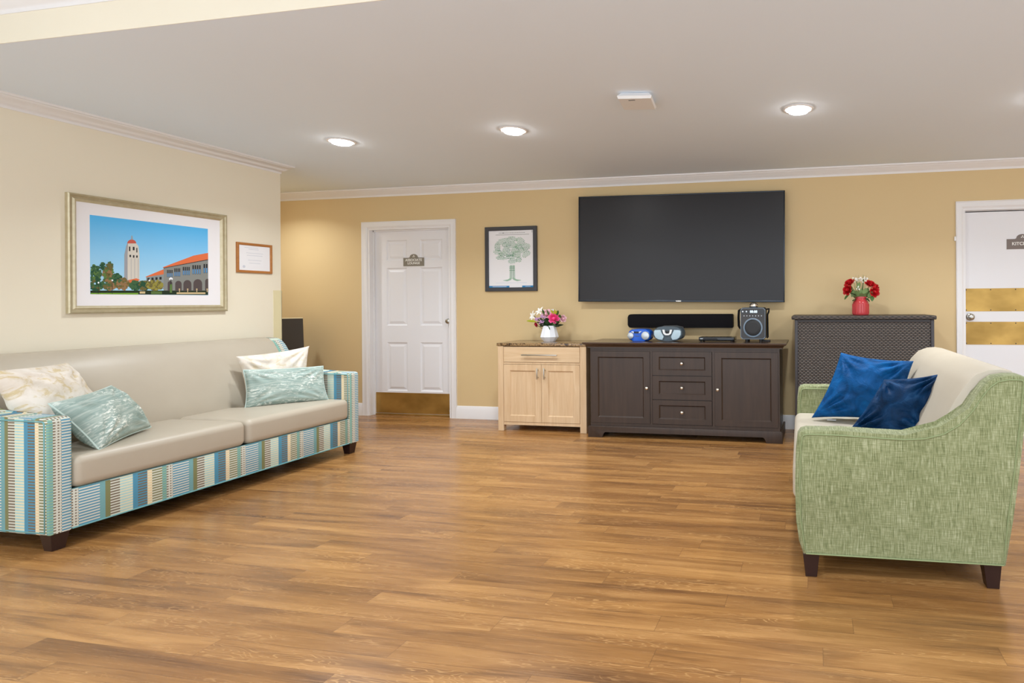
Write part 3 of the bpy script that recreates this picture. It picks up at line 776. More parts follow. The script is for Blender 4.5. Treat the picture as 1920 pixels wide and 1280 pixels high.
# espresso console
CY = 4.962
co = thing('dark_sideboard', 'long dark brown wooden sideboard with two doors and three central drawers', 'sideboard', (-1.15, 5.2, 0))
x0, x1 = -2.012, -.292; CB = 5.44
tp_pr = [(0, .860), (-.002, .846), (-.010, .838), (-.022, .834), (-.030, .822), (-.040, .816)]
def moulded(m, x0, x1, y0, y1, prof, out):
    """stacked rings: prof list of (inset, z)"""
    rings = [[m.b.verts.new(p) for p in ((x0 + i, y0 + i, z), (x1 - i, y0 + i, z), (x1 - i, y1, z), (x0 + i, y1, z))] for i, z in prof]
    for A, B in zip(rings, rings[1:]):
        for k in range(4): m.b.faces.new((A[k], A[(k + 1) % 4], B[(k + 1) % 4], B[k]))
    m.b.faces.new(rings[0]); m.b.faces.new(rings[-1][::-1]); return m
finish('top', moulded(MB(), -2.072, -.232, CY - .045, CB, [(0, .862), (0, .850), (.004, .843), (.012, .839), (.020, .836), (.028, .826), (.034, .818), (.034, .812)], 0), M['espresso_t'], co, 30)
g = MB()
g.box(x0, x1, CY + .012, CB - .004, .10, .812)
DRX = (-1.424, -.886)
g.grid_front(x0, x1, .10, .8125, CY, CY + .012, [(x0 + .012, -1.447, .130, .781), (-1.427, -.880, .130, .781), (-.860, x1 - .012, .130, .781)])
finish('body', g, M['espresso'], co, 0)
g = MB(); pz = .104
pf = [(x0 - .018, 0), (x0 + .118, 0), (x0 + .128, .038), (x0 + .145, .052), (x1 - .145, .052), (x1 - .128, .038), (x1 - .118, 0), (x1 + .022, 0), (x1 + .022, .09), (x1 + .012, pz), (x0 - .010, pz), (x0 - .018, .09)]
g.prism(pf, 'y', CY - .022, CY + .006, .002)
for xs in (x0 - .018, x1 + .002): g.box(xs, xs + .02, CY + .006, CB, 0, .09)
finish('plinth', g, M['espresso'], co, 30)
def kn(parent, x, z, y): finish('knob', MB().lathe([(.006, 0), (.006, .010), (.012, .013), (.0145, .019), (.011, .025), (0, .027)], (x, y, z), 20, 'y'), M['nickel'], parent, 50)['label'] = 'round nickel knob'
for a, b, kx in ((x0 + .014, -1.449, -1.475), (-.858, x1 - .014, -.832)):
    d = finish('door', shaker(MB(), a, b, .132, .779, CY - .004, CY + .012, .058, .050, .011, .010), M['espresso'], co, 0)
    kn(d, kx, .452, CY - .004)
for z0, z1 in ((.571, .779), (.355, .564), (.134, .348)):
    d = finish('drawer', shaker(MB(), DRX[0], DRX[1], z0, z1, CY - .004, CY + .012, .058, .045, .011, .010), M['espresso'], co, 0)
    kn(d, -1.155, (z0 + z1) / 2, CY + .004)

# wicker bar cabinet
wk = thing('wicker_cabinet', 'dark woven wicker bar cabinet with a flat top, right of the dark sideboard', 'cabinet', (.4, 5.25, 0))
finish('top', MB().box(-.189, 1.0, 4.985, 5.49, 1.062, 1.096, .010, 3), M['wicker_edge'], wk, 40)
finish('woven_panel', MB().box(-.136, .956, 5.012, 5.47, .05, 1.062), M['wicker'], wk, 0)
for a, b in ((-.162, -.135), (-.135, -.1275), (.9475, .955), (.955, .982)):
    if b - a > .01:
        for yy in (5.0, 5.45): finish('post', MB().box(a, b, yy, yy + .03, 0, 1.062, .004), M['wicker_post'], wk, 30)
finish('top_rail', MB().box(-.135, .955, 5.004, 5.02, 1.040, 1.062, .003), M['wicker_post'], wk, 30)

# ================================================================= THINGS ON THE CABINETS
ZT, YT = .862, 5.12
# blue boombox
bb = thing('boombox', 'small bright blue portable stereo with two silver speakers', 'radio', (-1.59, 5.16, ZT))
g = MB(); prf = []
def ell(cx, cz, a, b, n, e=1.0):
    return [(cx + a * (abs(cos(t)) ** e) * (1 if cos(t) >= 0 else -1), cz + b * (abs(sin(t)) ** e) * (1 if sin(t) >= 0 else -1)) for t in [2 * pi * i / n for i in range(n)]]
g.prism([(x, max(z, ZT + .002)) for x, z in ell(-1.592, ZT + .055, .106, .057, 32, .62)], 'y', 5.10, 5.23, .018, 4)
finish('body', g, M['bluep'], bb, 50)
for cx, a in ((-1.672, .031), (-1.530, .040)):
    finish('speaker', MB().lathe([(a, 0), (a, .007), (a * .9, .013), (a * .5, .017), (0, .018)], (cx, 5.104, ZT + .052), 28, 'y'), M['silver'], bb, 40)['label'] = 'round silver speaker'
finish('display', MB().box(-1.636, -1.594, 5.092, 5.106, ZT + .076, ZT + .090, .002), M['blackgloss'], bb, 30)
for A_ in ([(-1.662, .088), (-1.640, .074), (-1.640, .090), (-1.662, .093)], [(-1.590, .074), (-1.566, .090), (-1.566, .094), (-1.590, .090)]):
    finish('button_strip', MB().prism([(x, ZT + z) for x, z in A_], 'y', 5.094, 5.104), M['silver'], bb, 0)
finish('cassette_slot', MB().box(-1.628, -1.586, 5.096, 5.108, ZT + .046, ZT + .050), M['midgrey'], bb, 0)
# grey boombox
gb = thing('boombox', 'dark grey portable stereo with pale oval speaker grilles and a carry handle', 'radio', (-1.32, 5.16, ZT))
pr = [(max(min(x, -1.18), -1.458), max(z, ZT + .002)) for x, z in ell(-1.319, ZT + .070, .138, .068, 36, .75)]
pr = [(x, z if z > ZT + .03 else z) for x, z in pr]
finish('body', MB().prism(pr, 'y', 5.10, 5.24, .014, 4), M['midgrey'], gb, 50)
for sgn in (-1, 1):
    c = -1.319
    P = [(c + sgn * dx, ZT + dz) for dx, dz in ((.048, .014), (.085, .018), (.112, .034), (.126, .062), (.126, .092), (.118, .104), (.062, .106), (.056, .080), (.040, .058), (.034, .040))]
    finish('speaker_grille', MB().prism(P, 'y', 5.086, 5.104, .004), M['icesilver'], gb, 40)['label'] = 'pale blue grey grille'
pts = [(-.046, .108), (-.036, .072), (-.018, .058), (.018, .058), (.036, .072), (.046, .108)]
inn = [(-.026, .108), (-.020, .078), (-.010, .072), (.010, .072), (.020, .078), (.026, .108)]
g = MB()
for (a, b), (c_, d_) in zip(zip(pts, pts[1:]), zip(inn, inn[1:])):
    g.hexa([(-1.319 + p[0], 5.082, ZT + p[1]) for p in (a, b, d_, c_)], [(-1.319 + p[0], 5.104, ZT + p[1]) for p in (a, b, d_, c_)])
finish('control_ring', g, M['white'], gb, 0)
finish('display', MB().box(-1.334, -1.304, 5.090, 5.104, ZT + .078, ZT + .096, .003), M['blackgloss'], gb, 30)
finish('carry_handle', MB().tube([(-1.445, 5.2, ZT + .07), (-1.43, 5.215, ZT + .115), (-1.38, 5.22, ZT + .135), (-1.26, 5.22, ZT + .137), (-1.20, 5.215, ZT + .125), (-1.185, 5.2, ZT + .07)], .006), M['darkgrey'], gb, 50)
# disc player
dp = thing('disc_player', 'flat black disc player on the dark sideboard', 'disc player', (-.868, 5.2, ZT))
finish('body', MB().box(-1.028, -.706, 5.10, 5.28, ZT + .008, ZT + .040, .002), M['blackgloss'], dp, 30)
finish('disc_tray', MB().box(-.985, -.86, 5.0985, 5.102, ZT + .022, ZT + .034), M['black'], dp, 0)
finish('front_strip', MB().box(-.85, -.72, 5.0985, 5.102, ZT + .018, ZT + .024), M['bezel'], dp, 0)
finish('display', MB().box(-1.015, -.99, 5.0982, 5.102, ZT + .024, ZT + .029), M['silver'], dp, 0)
for xx in (-1.01, -.73):
    for yy in (5.12, 5.26): finish('foot', MB().lathe([(.010, 0), (.010, .009)], (xx, yy, ZT), 14), M['black'], dp, 30)
# karaoke speaker
ks = thing('karaoke_speaker', 'upright black box speaker with a round grey-ringed woofer and white digits', 'speaker', (-.535, 5.19, ZT))
def chamf(x0, x1, z0, z1, c): return [(x0 + c, z0), (x1 - c, z0), (x1, z0 + c), (x1, z1 - c), (x1 - c, z1), (x0 + c, z1), (x0, z1 - c), (x0, z0 + c)]
finish('cabinet', MB().prism(chamf(-.648, -.422, .884, 1.168, .018), 'y', 5.115, 5.30, .004, 2), M['black'], ks, 30)
finish('front_panel', MB().prism(chamf(-.644, -.426, .888, 1.164, .018), 'y', 5.104, 5.1155, .002, 1), M['darkgrey'], ks, 30)
g = MB(); oc = chamf(-.646, -.424, .886, 1.166, .018); ic = chamf(-.642, -.428, .890, 1.162, .018)
for i in range(8):
    j = (i + 1) % 8; g.hexa([(oc[i][0], 5.1025, oc[i][1]), (oc[j][0], 5.1025, oc[j][1]), (ic[j][0], 5.1025, ic[j][1]), (ic[i][0], 5.1025, ic[i][1])], [(oc[i][0], 5.108, oc[i][1]), (oc[j][0], 5.108, oc[j][1]), (ic[j][0], 5.108, ic[j][1]), (ic[i][0], 5.108, ic[i][1])])
finish('edge_trim', g, M['ringblue'], ks, 0)
wf = finish('woofer', MB().lathe([(.070, 0), (.070, .001), (.066, .003), (.030, -.002), (0, .001)], (-.535, 5.102, .988), 40, 'y'), M['black'], ks, 50)
finish('woofer_ring', MB().lathe([(.072, .001), (.074, .006), (.082, .007), (.087, .003), (.087, .001)], (-.535, 5.104, .988), 48, 'y'), M['ringblue'], ks, 50)['label'] = 'blue grey ring'
finish('display_window', MB().box(-.640, -.432, 5.1035, 5.106, 1.112, 1.150), M['blackgloss'], ks, 0)
text_part('digits', '88:88', .030, (-.528, 5.1025, 1.131), FACE, M['ledwhite'], ks, extrude=.0005)
for i in range(7): finish('button', MB().lathe([(.004, 0), (.004, .002)], (-.614 + i * .026, 5.104, 1.094), 10, 'y'), M['silver'], ks, 0)
for xx in (-.625, -.592): finish('dial', MB().lathe([(.007, 0), (.007, .002)], (xx, 5.1035, 1.133), 12, 'y'), M['silver'], ks, 0)
for xx in (-.595, -.468):
    for yy in (5.14, 5.27): finish('foot', MB().lathe([(.014, 0), (.014, .024)], (xx, yy, ZT), 16), M['black'], ks, 30)
finish('shoulder_strap', MB().tube([(-.652, 5.2, 1.15), (-.672, 5.2, 1.14), (-.676, 5.2, 1.08), (-.674, 5.2, 1.0), (-.664, 5.2, .985), (-.652, 5.2, .975)], .011), M['blackcloth'], ks, 50)
finish('side_handle', MB().tube([(-.42, 5.2, 1.15), (-.398, 5.2, 1.155), (-.400, 5.2, 1.13), (-.412, 5.2, 1.10), (-.410, 5.2, .9), (-.42, 5.2, .892)], .008), M['blackcloth'], ks, 50)
db = thing('disco_light', 'small silver faceted light dome on top of the karaoke speaker', 'party light', (-.535, 5.2, 1.168))
finish('base', MB().lathe([(.040, 0), (.040, .010), (.034, .012)], (-.537, 5.2, 1.169), 24), M['bezel'], db, 30)
finish('dome', MB().lathe([(.040, .010), (.040, .018), (.034, .030), (.022, .040), (.008, .045), (0, .046)], (-.537, 5.2, 1.169), 12), M['nickel'], db, 0)
tag(finish('charger_puck', MB().box(-.455, -.385, 5.13, 5.20, ZT, ZT + .014, .004), M['black'], smooth=40), 'small flat black charger block beside the upright karaoke speaker', 'charger')

# ---------------------------------------------------------------- flowers
def cup(m, c, R, ax, ang, w, r, curl, n=4, k=4):
    """one curved petal rooted at c"""
    g = []
    for i in range(n + 1):
        t = i / n; row = []
        for j in range(k + 1):
            s_ = (j / k - .5) * 2; wid = w * math.sqrt(max(0.02, 1 - (2 * t - 1.05) ** 2 * .8)); a = ang + s_ * wid
            rad = r * (.25 + .75 * sin(t * pi / 2)) * (1 if t < .75 else 1 + curl * (t - .75)); h = R * t * (1 - .12 * s_ * s_) * (1 - curl * .3 * t * t)
            row.append(m.b.verts.new(Vector(c) + ax @ Vector((rad * cos(a), rad * sin(a), h))))
        g.append(row)
    fs = [m.b.faces.new((g[i][j], g[i][j + 1], g[i + 1][j + 1], g[i + 1][j])) for i in range(n) for j in range(k)]
    m._tag(fs)
def axis_to(d):
    return Vector((0, 0, 1)).rotation_difference(Vector(d).normalized()).to_matrix()
def rose_mesh(c, R, d, rnd):
    m = MB(); ax = axis_to(d); c = Vector(c) - ax @ Vector((0, 0, R * .5))
    m.ico(c + ax @ Vector((0, 0, R * .45)), R * .42, 2)
    for ring, (n, rr, cu) in enumerate(((3, .38, 0), (4, .60, .1), (5, .82, .35), (6, 1.0, .8))):
        for i in range(n): cup(m, c, R * (1.15 - .12 * ring), ax, 2 * pi * i / n + ring * .7 + rnd.uniform(-.1, .1), 3.3 / n, R * rr, cu)
    return m
def leaf(m, p, q, w, up=(0, 0, 1), fold=.15):
    p, q = Vector(p), Vector(q); d = q - p; s_ = d.cross(Vector(up)); s_ = s_.normalized() if s_.length > 1e-5 else Vector((1, 0, 0)); n = s_.cross(d).normalized()
    L = d.length; rows = []
    for i in range(7):
        t = i / 6; ww = w * sin(pi * min(1, t * .92 + .04)) ** .8; c = p + d * t - n * L * .18 * t * t
        rows.append([m.b.verts.new(c - s_ * ww + n * ww * fold), m.b.verts.new(c), m.b.verts.new(c + s_ * ww + n * ww * fold)])
    fs = []
    for a, b in zip(rows, rows[1:]):
        for j in (0, 1): fs.append(m.b.faces.new((a[j], a[j + 1], b[j + 1], b[j])))
    m._tag(fs); return m
def stem_pts(base, top, out=.0):
    b, t_ = Vector(base), Vector(top); mid = Vector((b.x + (t_.x - b.x) * .25, b.y + (t_.y - b.y) * .25, b.z + (t_.z - b.z) * .55))
    return [b, mid, (mid + t_) / 2 + Vector((0, 0, .004)), t_]
rnd = random.Random(11)
VX, VY, VZ = .408, 5.22, 1.096
rv = thing('vase', 'ribbed red glass jar vase on the wicker cabinet', 'vase', (VX, VY, VZ))
finish('body', MB().lathe([(.064, 0), (.069, .004), (.070, .01), (.070, .10), (.066, .118), (.055, .134), (.050, .140), (.050, .150), (.054, .153), (.054, .162), (.049, .163), (.046, .155), (.046, .14), (.062, .11), (.065, .02), (0, .015)], (VX, VY, VZ), 40), M['redglass'], rv, 50)
g = MB()
for i in range(20):
    a = 2 * pi * i / 20; g.tube([(VX + .070 * cos(a), VY + .070 * sin(a), VZ + .012), (VX + .070 * cos(a), VY + .070 * sin(a), VZ + .098)], .0035, 6)
finish('ribs', g, M['redglass'], rv, 50)
def flower(name, label, cat, group, bloom, mat, top, base, leaves=None, stem=True):
    t_ = thing(name, label, cat, base, group)
    finish('bloom', bloom, mat, t_, 60)
    if stem: finish('stem', MB().tube(stem_pts(base, top), .0028, 6), M['greenleaf'], t_, 50)
    if leaves:
        m = MB()
        for p, q, w_ in leaves: leaf(m, p, q, w_)
        finish('leaves', m, M['greenleaf'], t_, 60)
    return t_
def px(u, v, dy=0, X0=VX, Y0=VY, Z0=VZ, cu=1614, cv=589, s=.00484): return (X0 + (u - cu) * s, Y0 + dy, Z0 + (cv - v) * s)
for i, (u, v, dy, d, where) in enumerate([(1594, 530, .0, (-.5, -.6, .8), 'upper left red rose in the red jar vase'), (1590, 543, -.035, (-.7, -.7, .2), 'lower left red rose in the red jar vase, in front'),
                            (1631, 533, -.02, (.3, -.7, .8), 'large upper right red rose in the red jar vase'), (1643, 538, .03, (.9, -.3, .5), 'outermost right red rose in the red jar vase'), (1638, 547, -.045, (.5, -.9, .1), 'lower right red rose in the red jar vase')]):
    c = px(u, v, dy); b = (VX + (c[0] - VX) * .12, VY + (c[1] - VY) * .2, VZ + .03)
    side = -1 if c[0] < VX else 1
    flower('rose', where, 'flower', 'red roses in the red vase', rose_mesh(c, .043 if i != 3 else .034, d, rnd), M['redpetal'], c, b,
           [((c[0] - side * .02, c[1], c[2] - .035), (c[0] - side * .02 + rnd.uniform(-.03, .05) * side, c[1] - .04, c[2] - .075), .018)])
for j, (u, v, dy, lb) in enumerate([(1607, 524, .01, 'white filler flower sprig at the top left of the red bouquet'), (1620, 524, -.01, 'white filler flower sprig at the top centre of the red bouquet'), (1609, 542, -.05, 'small white filler flower sprig low in the middle of the red bouquet')]):
    m = MB(); c = Vector(px(u, v, dy)); b = (VX + .004 * j - .006, VY + .01 * j, VZ + .03)
    for _ in range(22 if j < 2 else 7):
        p = c + Vector((rnd.gauss(0, .020 if j < 2 else .008), rnd.gauss(0, .014), rnd.gauss(0, .011)))
        for k_ in range(4):
            a = k_ * pi / 2 + rnd.random(); m.ico(p + Vector((.0035 * cos(a), -.001, .0035 * sin(a))), .0035, 1)
    t_ = flower('filler_flower', lb, 'flower', 'white filler sprigs in the red vase', m, M['whitepetal'], tuple(c), b)
m = MB()
for _ in range(26):
    a = rnd.uniform(0, 2 * pi); r = rnd.uniform(.02, .085); z = VZ + .165 + rnd.uniform(0, .075)
    p = (VX + .03 * cos(a), VY + .03 * sin(a), VZ + .150); q_ = (VX + r * cos(a), VY - .02 + r * .7 * sin(a), z); leaf(m, p, q_, rnd.uniform(.013, .024), (0, .5, 1))
for u, v, w_, dy in ((1621, 546, .03, -.06), (1610, 535, .022, -.02), (1629, 552, .02, -.05), (1600, 549, .02, -.04)):
    c = px(u, v, dy); leaf(m, (c[0] - .01, c[1] + .015, c[2] - .035), (c[0] + .012, c[1], c[2] + .03), w_ * .8, (0, 1, .2))
gr = thing('greenery_sprig', 'green leaves and fine grasses filling the red jar vase', 'foliage', (VX, VY, VZ + .12))
finish('leaves', m, M['paleleaf'], gr, 60)
m = MB()
for _ in range(14):
    x_ = rnd.uniform(-.07, .055); m.tube([(VX + x_ * .3, VY, VZ + .12), (VX + x_ * .8, VY, VZ + .25), (VX + x_, VY + rnd.uniform(-.02, .02), VZ + .31 + rnd.random() * .045)], [.0015, .0012, .0005], 5)
finish('grass_blades', m, M['greenleaf'], gr, 50)
m = MB()
for x_, z_, x2, z2 in ((.04, .15, .075, .125), (-.04, .14, -.075, .13), (.05, .16, .10, .145), (-.04, .17, -.09, .205)): leaf(m, (VX + x_, VY - .03, VZ + z_), (VX + x2, VY - .06, VZ + z2), .016)
finish('lower_leaves', m, M['darkleaf'], gr, 60)

# white faceted vase and mixed bouquet
WX, WY, WZ = -2.580, 5.31, .841
wv_ = thing('vase', 'white faceted ceramic vase on the marble-topped cabinet', 'vase', (WX, WY, WZ))
finish('body', MB().lathe([(.055, 0), (.057, .002), (.092, .046), (.062, .155), (.058, .157), (.055, .150), (.08, .05), (.05, .012), (0, .01)], (WX, WY, WZ), 10, rot=.2), M['ceramic'], wv_, 5)
def wp(u, v, dy=0): return px(u, v, dy, WX, WY, WZ, 1031.5, 642, .00492)
def wbase(c): return (WX + (c[0] - WX) * .12, WY + (c[1] - WY) * .2, WZ + .03)
def lily(c, d, L):
    m = MB(); ax = axis_to(d); c = Vector(c)
    for i in range(6):
        a = 2 * pi * i / 6; rows = []
        for k_ in range(6):
            t = k_ / 5; r = L * (.15 + .85 * t ** 1.4); h = L * (.1 + .55 * t - .35 * t ** 3); w_ = L * .20 * sin(pi * min(1, .1 + t * .88))
            rows.append([m.b.verts.new(c + ax @ Vector((r * cos(a) - s_ * w_ * sin(a), r * sin(a) + s_ * w_ * cos(a), h + abs(s_) * w_ * .25))) for s_ in (-1, 0, 1)])
        for A, B in zip(rows, rows[1:]):
            for j in (0, 1): m.b.faces.new((A[j], A[j + 1], B[j + 1], B[j]))
    for i in range(5):
        a = i * 1.256; m.tube([c, c + ax @ Vector((.012 * cos(a), .012 * sin(a), L * .6))], .0012, 5)
    return m
G2 = 'flowers in the white vase'
for kind, u, v, dy, d, R, mat, lb in [
    ('lily', 1001, 591, -.02, (-.5, -.85, .2), .058, 'whitepetal', 'white lily at the left side of the mixed bouquet'),
    ('lily', 1013, 583, .0, (-.2, -.8, .6), .056, 'whitepetal', 'white lily near the top left of the mixed bouquet'),
    ('rose', 1028, 586, -.03, (-.1, -.8, .5), .044, 'palepetal', 'pale pink rose at the top of the mixed bouquet'),
    ('rose', 1046, 595, -.05, (.25, -.95, .2), .047, 'pinkpetal', 'hot pink rose at the right of the mixed bouquet'),
    ('rose', 1061, 596, .0, (.7, -.6, .2), .032, 'palepetal', 'small pale pink rose at the right edge of the mixed bouquet'),
    ('rose', 1006, 608, -.03, (-.6, -.7, -.3), .025, 'crimson', 'crimson flower hanging low at the left of the mixed bouquet'),
    ('lily', 1037, 581, .03, (.1, -.3, 1), .034, 'whitepetal', 'white flower bud at the top centre of the mixed bouquet')]:
    c = wp(u, v, dy); bm_ = lily(c, d, R) if kind == 'lily' else rose_mesh(c, R, d, rnd)
    flower(kind, lb, 'flower', G2, bm_, M[mat], c, wbase(c))
for u, v, dy, lb in ((1011, 596, -.04, 'lilac flower cluster at the left of the mixed bouquet'), (1023, 593, -.055, 'lilac flower cluster below the pale pink rose'), (1021, 602, -.06, 'lilac flower cluster low in the centre of the mixed bouquet')):
    m = MB(); c = Vector(wp(u, v, dy))
    for _ in range(16):
        p = c + Vector((rnd.gauss(0, .013), rnd.gauss(0, .010), rnd.gauss(0, .011)))
        for k_ in range(4):
            a = k_ * pi / 2 + rnd.random(); m.ico(p + Vector((.0042 * cos(a), -.001, .0042 * sin(a))), .0042, 1)
    flower('filler_flower', lb, 'flower', G2, m, M['lilacpetal'], tuple(c), wbase(c))
gr = thing('greenery_sprig', 'dark green leaves filling the bouquet in the white vase', 'foliage', (WX, WY, WZ + .12))
m = MB()
for _ in range(70):
    a = rnd.uniform(0, 2 * pi); r = rnd.uniform(.04, .15); z = WZ + .155 + rnd.uniform(0.0, .12) * (1 - (r / .16) ** 2 * .5)
    leaf(m, (WX + r * .3 * cos(a), WY + r * .3 * sin(a), WZ + .145), (WX + r * cos(a), WY + .01 + r * .55 * sin(a), z), rnd.uniform(.014, .026), (rnd.uniform(-.5, .5), .6, 1))
finish('leaves', m, M['darkleaf'], gr, 60)
m = MB()
for u, v, u2, v2, w_ in ((1024, 590, 1024, 576, .012), (1050, 590, 1058, 579, .014), (1055, 592, 1064, 590, .018), (1040, 606, 1052, 607, .022), (1043, 602, 1057, 603, .014), (1026, 612, 1041, 616, .022), (1035, 590, 1033, 577, .008)):
    c, e = wp(u, v, -.04), wp(u2, v2, -.06); leaf(m, c, e, w_, (0, 1, .3))
finish('outer_leaves', m, M['greenleaf'], gr, 60)
for u, v, u2, v2, w_, nm in ((1008, 602, 990, 599, .012, 'yellow_leaf'), (1045, 588, 1041, 577, .008, 'bud'), (1047, 588, 1050, 576, .009, 'bud'), (1048, 588, 1055, 579, .007, 'bud')):
    finish(nm, leaf(MB(), wp(u, v, -.045), wp(u2, v2, -.06), w_, (0, 1, .3)), M['yellowleaf'], gr, 60)

# dark pedestal behind the sofa
pd = thing('pedestal_box', 'tall dark brown tapered box standing behind the far end of the striped sofa', 'pedestal', (-5.54, 5.21, 0))
PF = [(-5.574, 5.03), (-5.367, 5.25), (-5.51, 5.39), (-5.72, 5.17)]
PCx, PCy = sum(p[0] for p in PF) / 4, sum(p[1] for p in PF) / 4
finish('shell', MB().hexa([(PCx + (x - PCx) * 1.18, PCy + (y - PCy) * 1.18, 0) for x, y in PF], [(x, y, 1.075) for x, y in PF], .004), M['pedestal'], pd, 20)
finish('rim', MB().prism(PF, 'z', 1.0755, 1.081), M['guard'], pd, 0)

# ================================================================= PILLOWS
def pillow(name, label, corners, t, mat, group=None, pipe=None, conc=.05, wr=.006, seed=0, n=46, sag=0, tag_part=False, uvs=1.0, flip=False, flap=None):
    """corners: TL, TR, BR, BL"""
    TL, TR, BR, BL = [Vector(c) for c in corners]
    cen = (TL + TR + BR + BL) / 4
    nrm = (TR - TL + BR - BL).cross(TL - BL + TR - BR).normalized()
    if flip: nrm = -nrm
    W_ = ((TR - TL).length + (BR - BL).length) / 2; H_ = ((TL - BL).length + (TR - BR).length) / 2
    def P(u, v):      # u,v in -1..1
        cu = conc * (1 - u * u) * v; cv = conc * (1 - v * v) * u     # sides pulled in between corners
        uu = (u - cv + 1) / 2; vv = (v - cu + 1) / 2
        return BL * (1 - uu) * (1 - vv) + BR * uu * (1 - vv) + TR * uu * vv + TL * (1 - uu) * vv
    m = MB(); L = m.b.loops.layers.uv.verify()
    grids = []
    for side in (1, -1):
        g = []
        for i in range(n + 1):
            row = []
            for j in range(n + 1):
                u = -1 + 2 * i / n; v = -1 + 2 * j / n
                u = sin(u * pi / 2) * .35 + u * .65; v = sin(v * pi / 2) * .35 + v * .65
                p = P(u, v)
                e = max(0, (1 - u ** 2)) * max(0, (1 - v ** 2))
                hgt = t / 2 * e ** .42 * (1 - .25 * sag * v)
                q = p * 9 + Vector((seed * 3.1, side, 0))
                wk_ = noise.noise(q) * wr * 2.2 + noise.noise(q * 2.2) * wr * .7
                # radial creases from the corners
                for su, sv in ((-1, -1), (1, -1), (1, 1), (-1, 1)):
                    du, dv = u - su, v - sv; dd = math.hypot(du, dv); an = math.atan2(dv * sv, du * su)
                    wk_ += wr * 1.3 * sin(an * 14 + seed) * math.exp(-((dd - .55) / .35) ** 2)
                hgt += wk_ * min(1, e * 3)
                row.append((p + nrm * side * max(hgt, 0 if e > 0 else 0), (u, v)))
            g.append(row)
        grids.append(g)
    V = [[None] * (n + 1) for _ in range(n + 1)]
    F = [[m.b.verts.new(grids[0][i][j][0]) for j in range(n + 1)] for i in range(n + 1)]
    B = [[F[i][j] if i in (0, n) or j in (0, n) else m.b.verts.new(grids[1][i][j][0]) for j in range(n + 1)] for i in range(n + 1)]
    for G, gg, rev in ((F, grids[0], False), (B, grids[1], True)):
        for i in range(n):
            for j in range(n):
                idx = [(i, j), (i + 1, j), (i + 1, j + 1), (i, j + 1)]
                if rev: idx = idx[::-1]
                f = m.b.faces.new([G[a][b] for a, b in idx])
                for l, (a, b) in zip(f.loops, idx): l[L].uv = (gg[a][b][1][0] * W_ / 2 * uvs + seed, gg[a][b][1][1] * H_ / 2 * uvs + seed)
    root = thing(name, label, 'cushion', tuple((BL + BR) / 2), group)
    finish('cover', m, mat, root, 80, uvmode=None)
    edge = [P(-1 + 2 * i / 24, -1) for i in range(24)] + [P(1, -1 + 2 * i / 24) for i in range(24)] + [P(1 - 2 * i / 24, 1) for i in range(24)] + [P(-1, 1 - 2 * i / 24) for i in range(24)]
    if pipe: finish('piping', MB().tube(edge, .0045, 6, True), pipe, root, 60)
    if tag_part:
        c = BL + (BR - BL) * .18; d = (BR - BL).normalized()
        finish('care_tag', MB().hexa([c - Vector((0, .03, .004)), c + d * .055 - Vector((0, .03, .004)), c + d * .055 - Vector((0, 0, .004)), c - Vector((0, 0, .004))], [c - Vector((0, .03, .002)), c + d * .055 - Vector((0, .03, .002)), c + d * .055 - Vector((0, 0, .002)), c - Vector((0, 0, .002))]), M['white'], root, 0)['label'] = 'small white tag'
    return root
pillow('throw_pillow', 'cream pillow with gold blotches at the near end of the striped sofa', [(-4.12, 2.22, .895), (-4.38, 2.678, .885), (-4.22, 2.76, .50), (-4.02, 2.36, .50)], .19, M['creamgold'], seed=1, wr=.007)
pillow('throw_pillow', 'pale teal streaked pillow leaning at the near arm of the striped sofa', [(-3.94, 2.335, .712), (-4.15, 2.745, .742), (-4.0, 2.845, .478), (-3.765, 2.435, .452)], .18, M['tealpillow'], pipe=new_mat('pale_teal_piping', rgb(196, 214, 208), .7), seed=2, conc=.07, wr=.006)
pillow('throw_pillow', 'cream patterned pillow at the far end of the striped sofa, behind another', [(-4.30, 3.629, .834), (-4.10, 4.069, .880), (-4.08, 4.03, .47), (-4.27, 3.68, .47)], .13, M['creampale'], seed=3, wr=.004, conc=.07)
pillow('throw_pillow', 'pale teal pillow at far end of striped sofa, in front of a cream one', [(-4.20, 3.596, .735), (-3.95, 4.05, .718), (-3.86, 4.005, .448), (-4.15, 3.564, .452)], .15, M['tealpillow'], pipe=new_mat('pale_teal_piping', rgb(196, 214, 208), .7), seed=4, conc=.06, wr=.005)
pillow('throw_pillow', 'bright blue velvet pillow, the larger one at the back of the green loveseat', [(.166, 3.68, .898), (.588, 3.60, .858), (.50, 3.50, .51), (-.018, 3.60, .50)], .18, M['velvet'], seed=5, conc=.08, wr=.011, tag_part=True)
pillow('throw_pillow', 'dark blue velvet pillow, the nearer one beside the near arm of the loveseat', [(.372, 3.22, .795), (.665, 3.16, .842), (.565, 3.05, .52), (.150, 3.12, .50)], .18, M['velvet_dark'], seed=6, conc=.10, wr=.016)

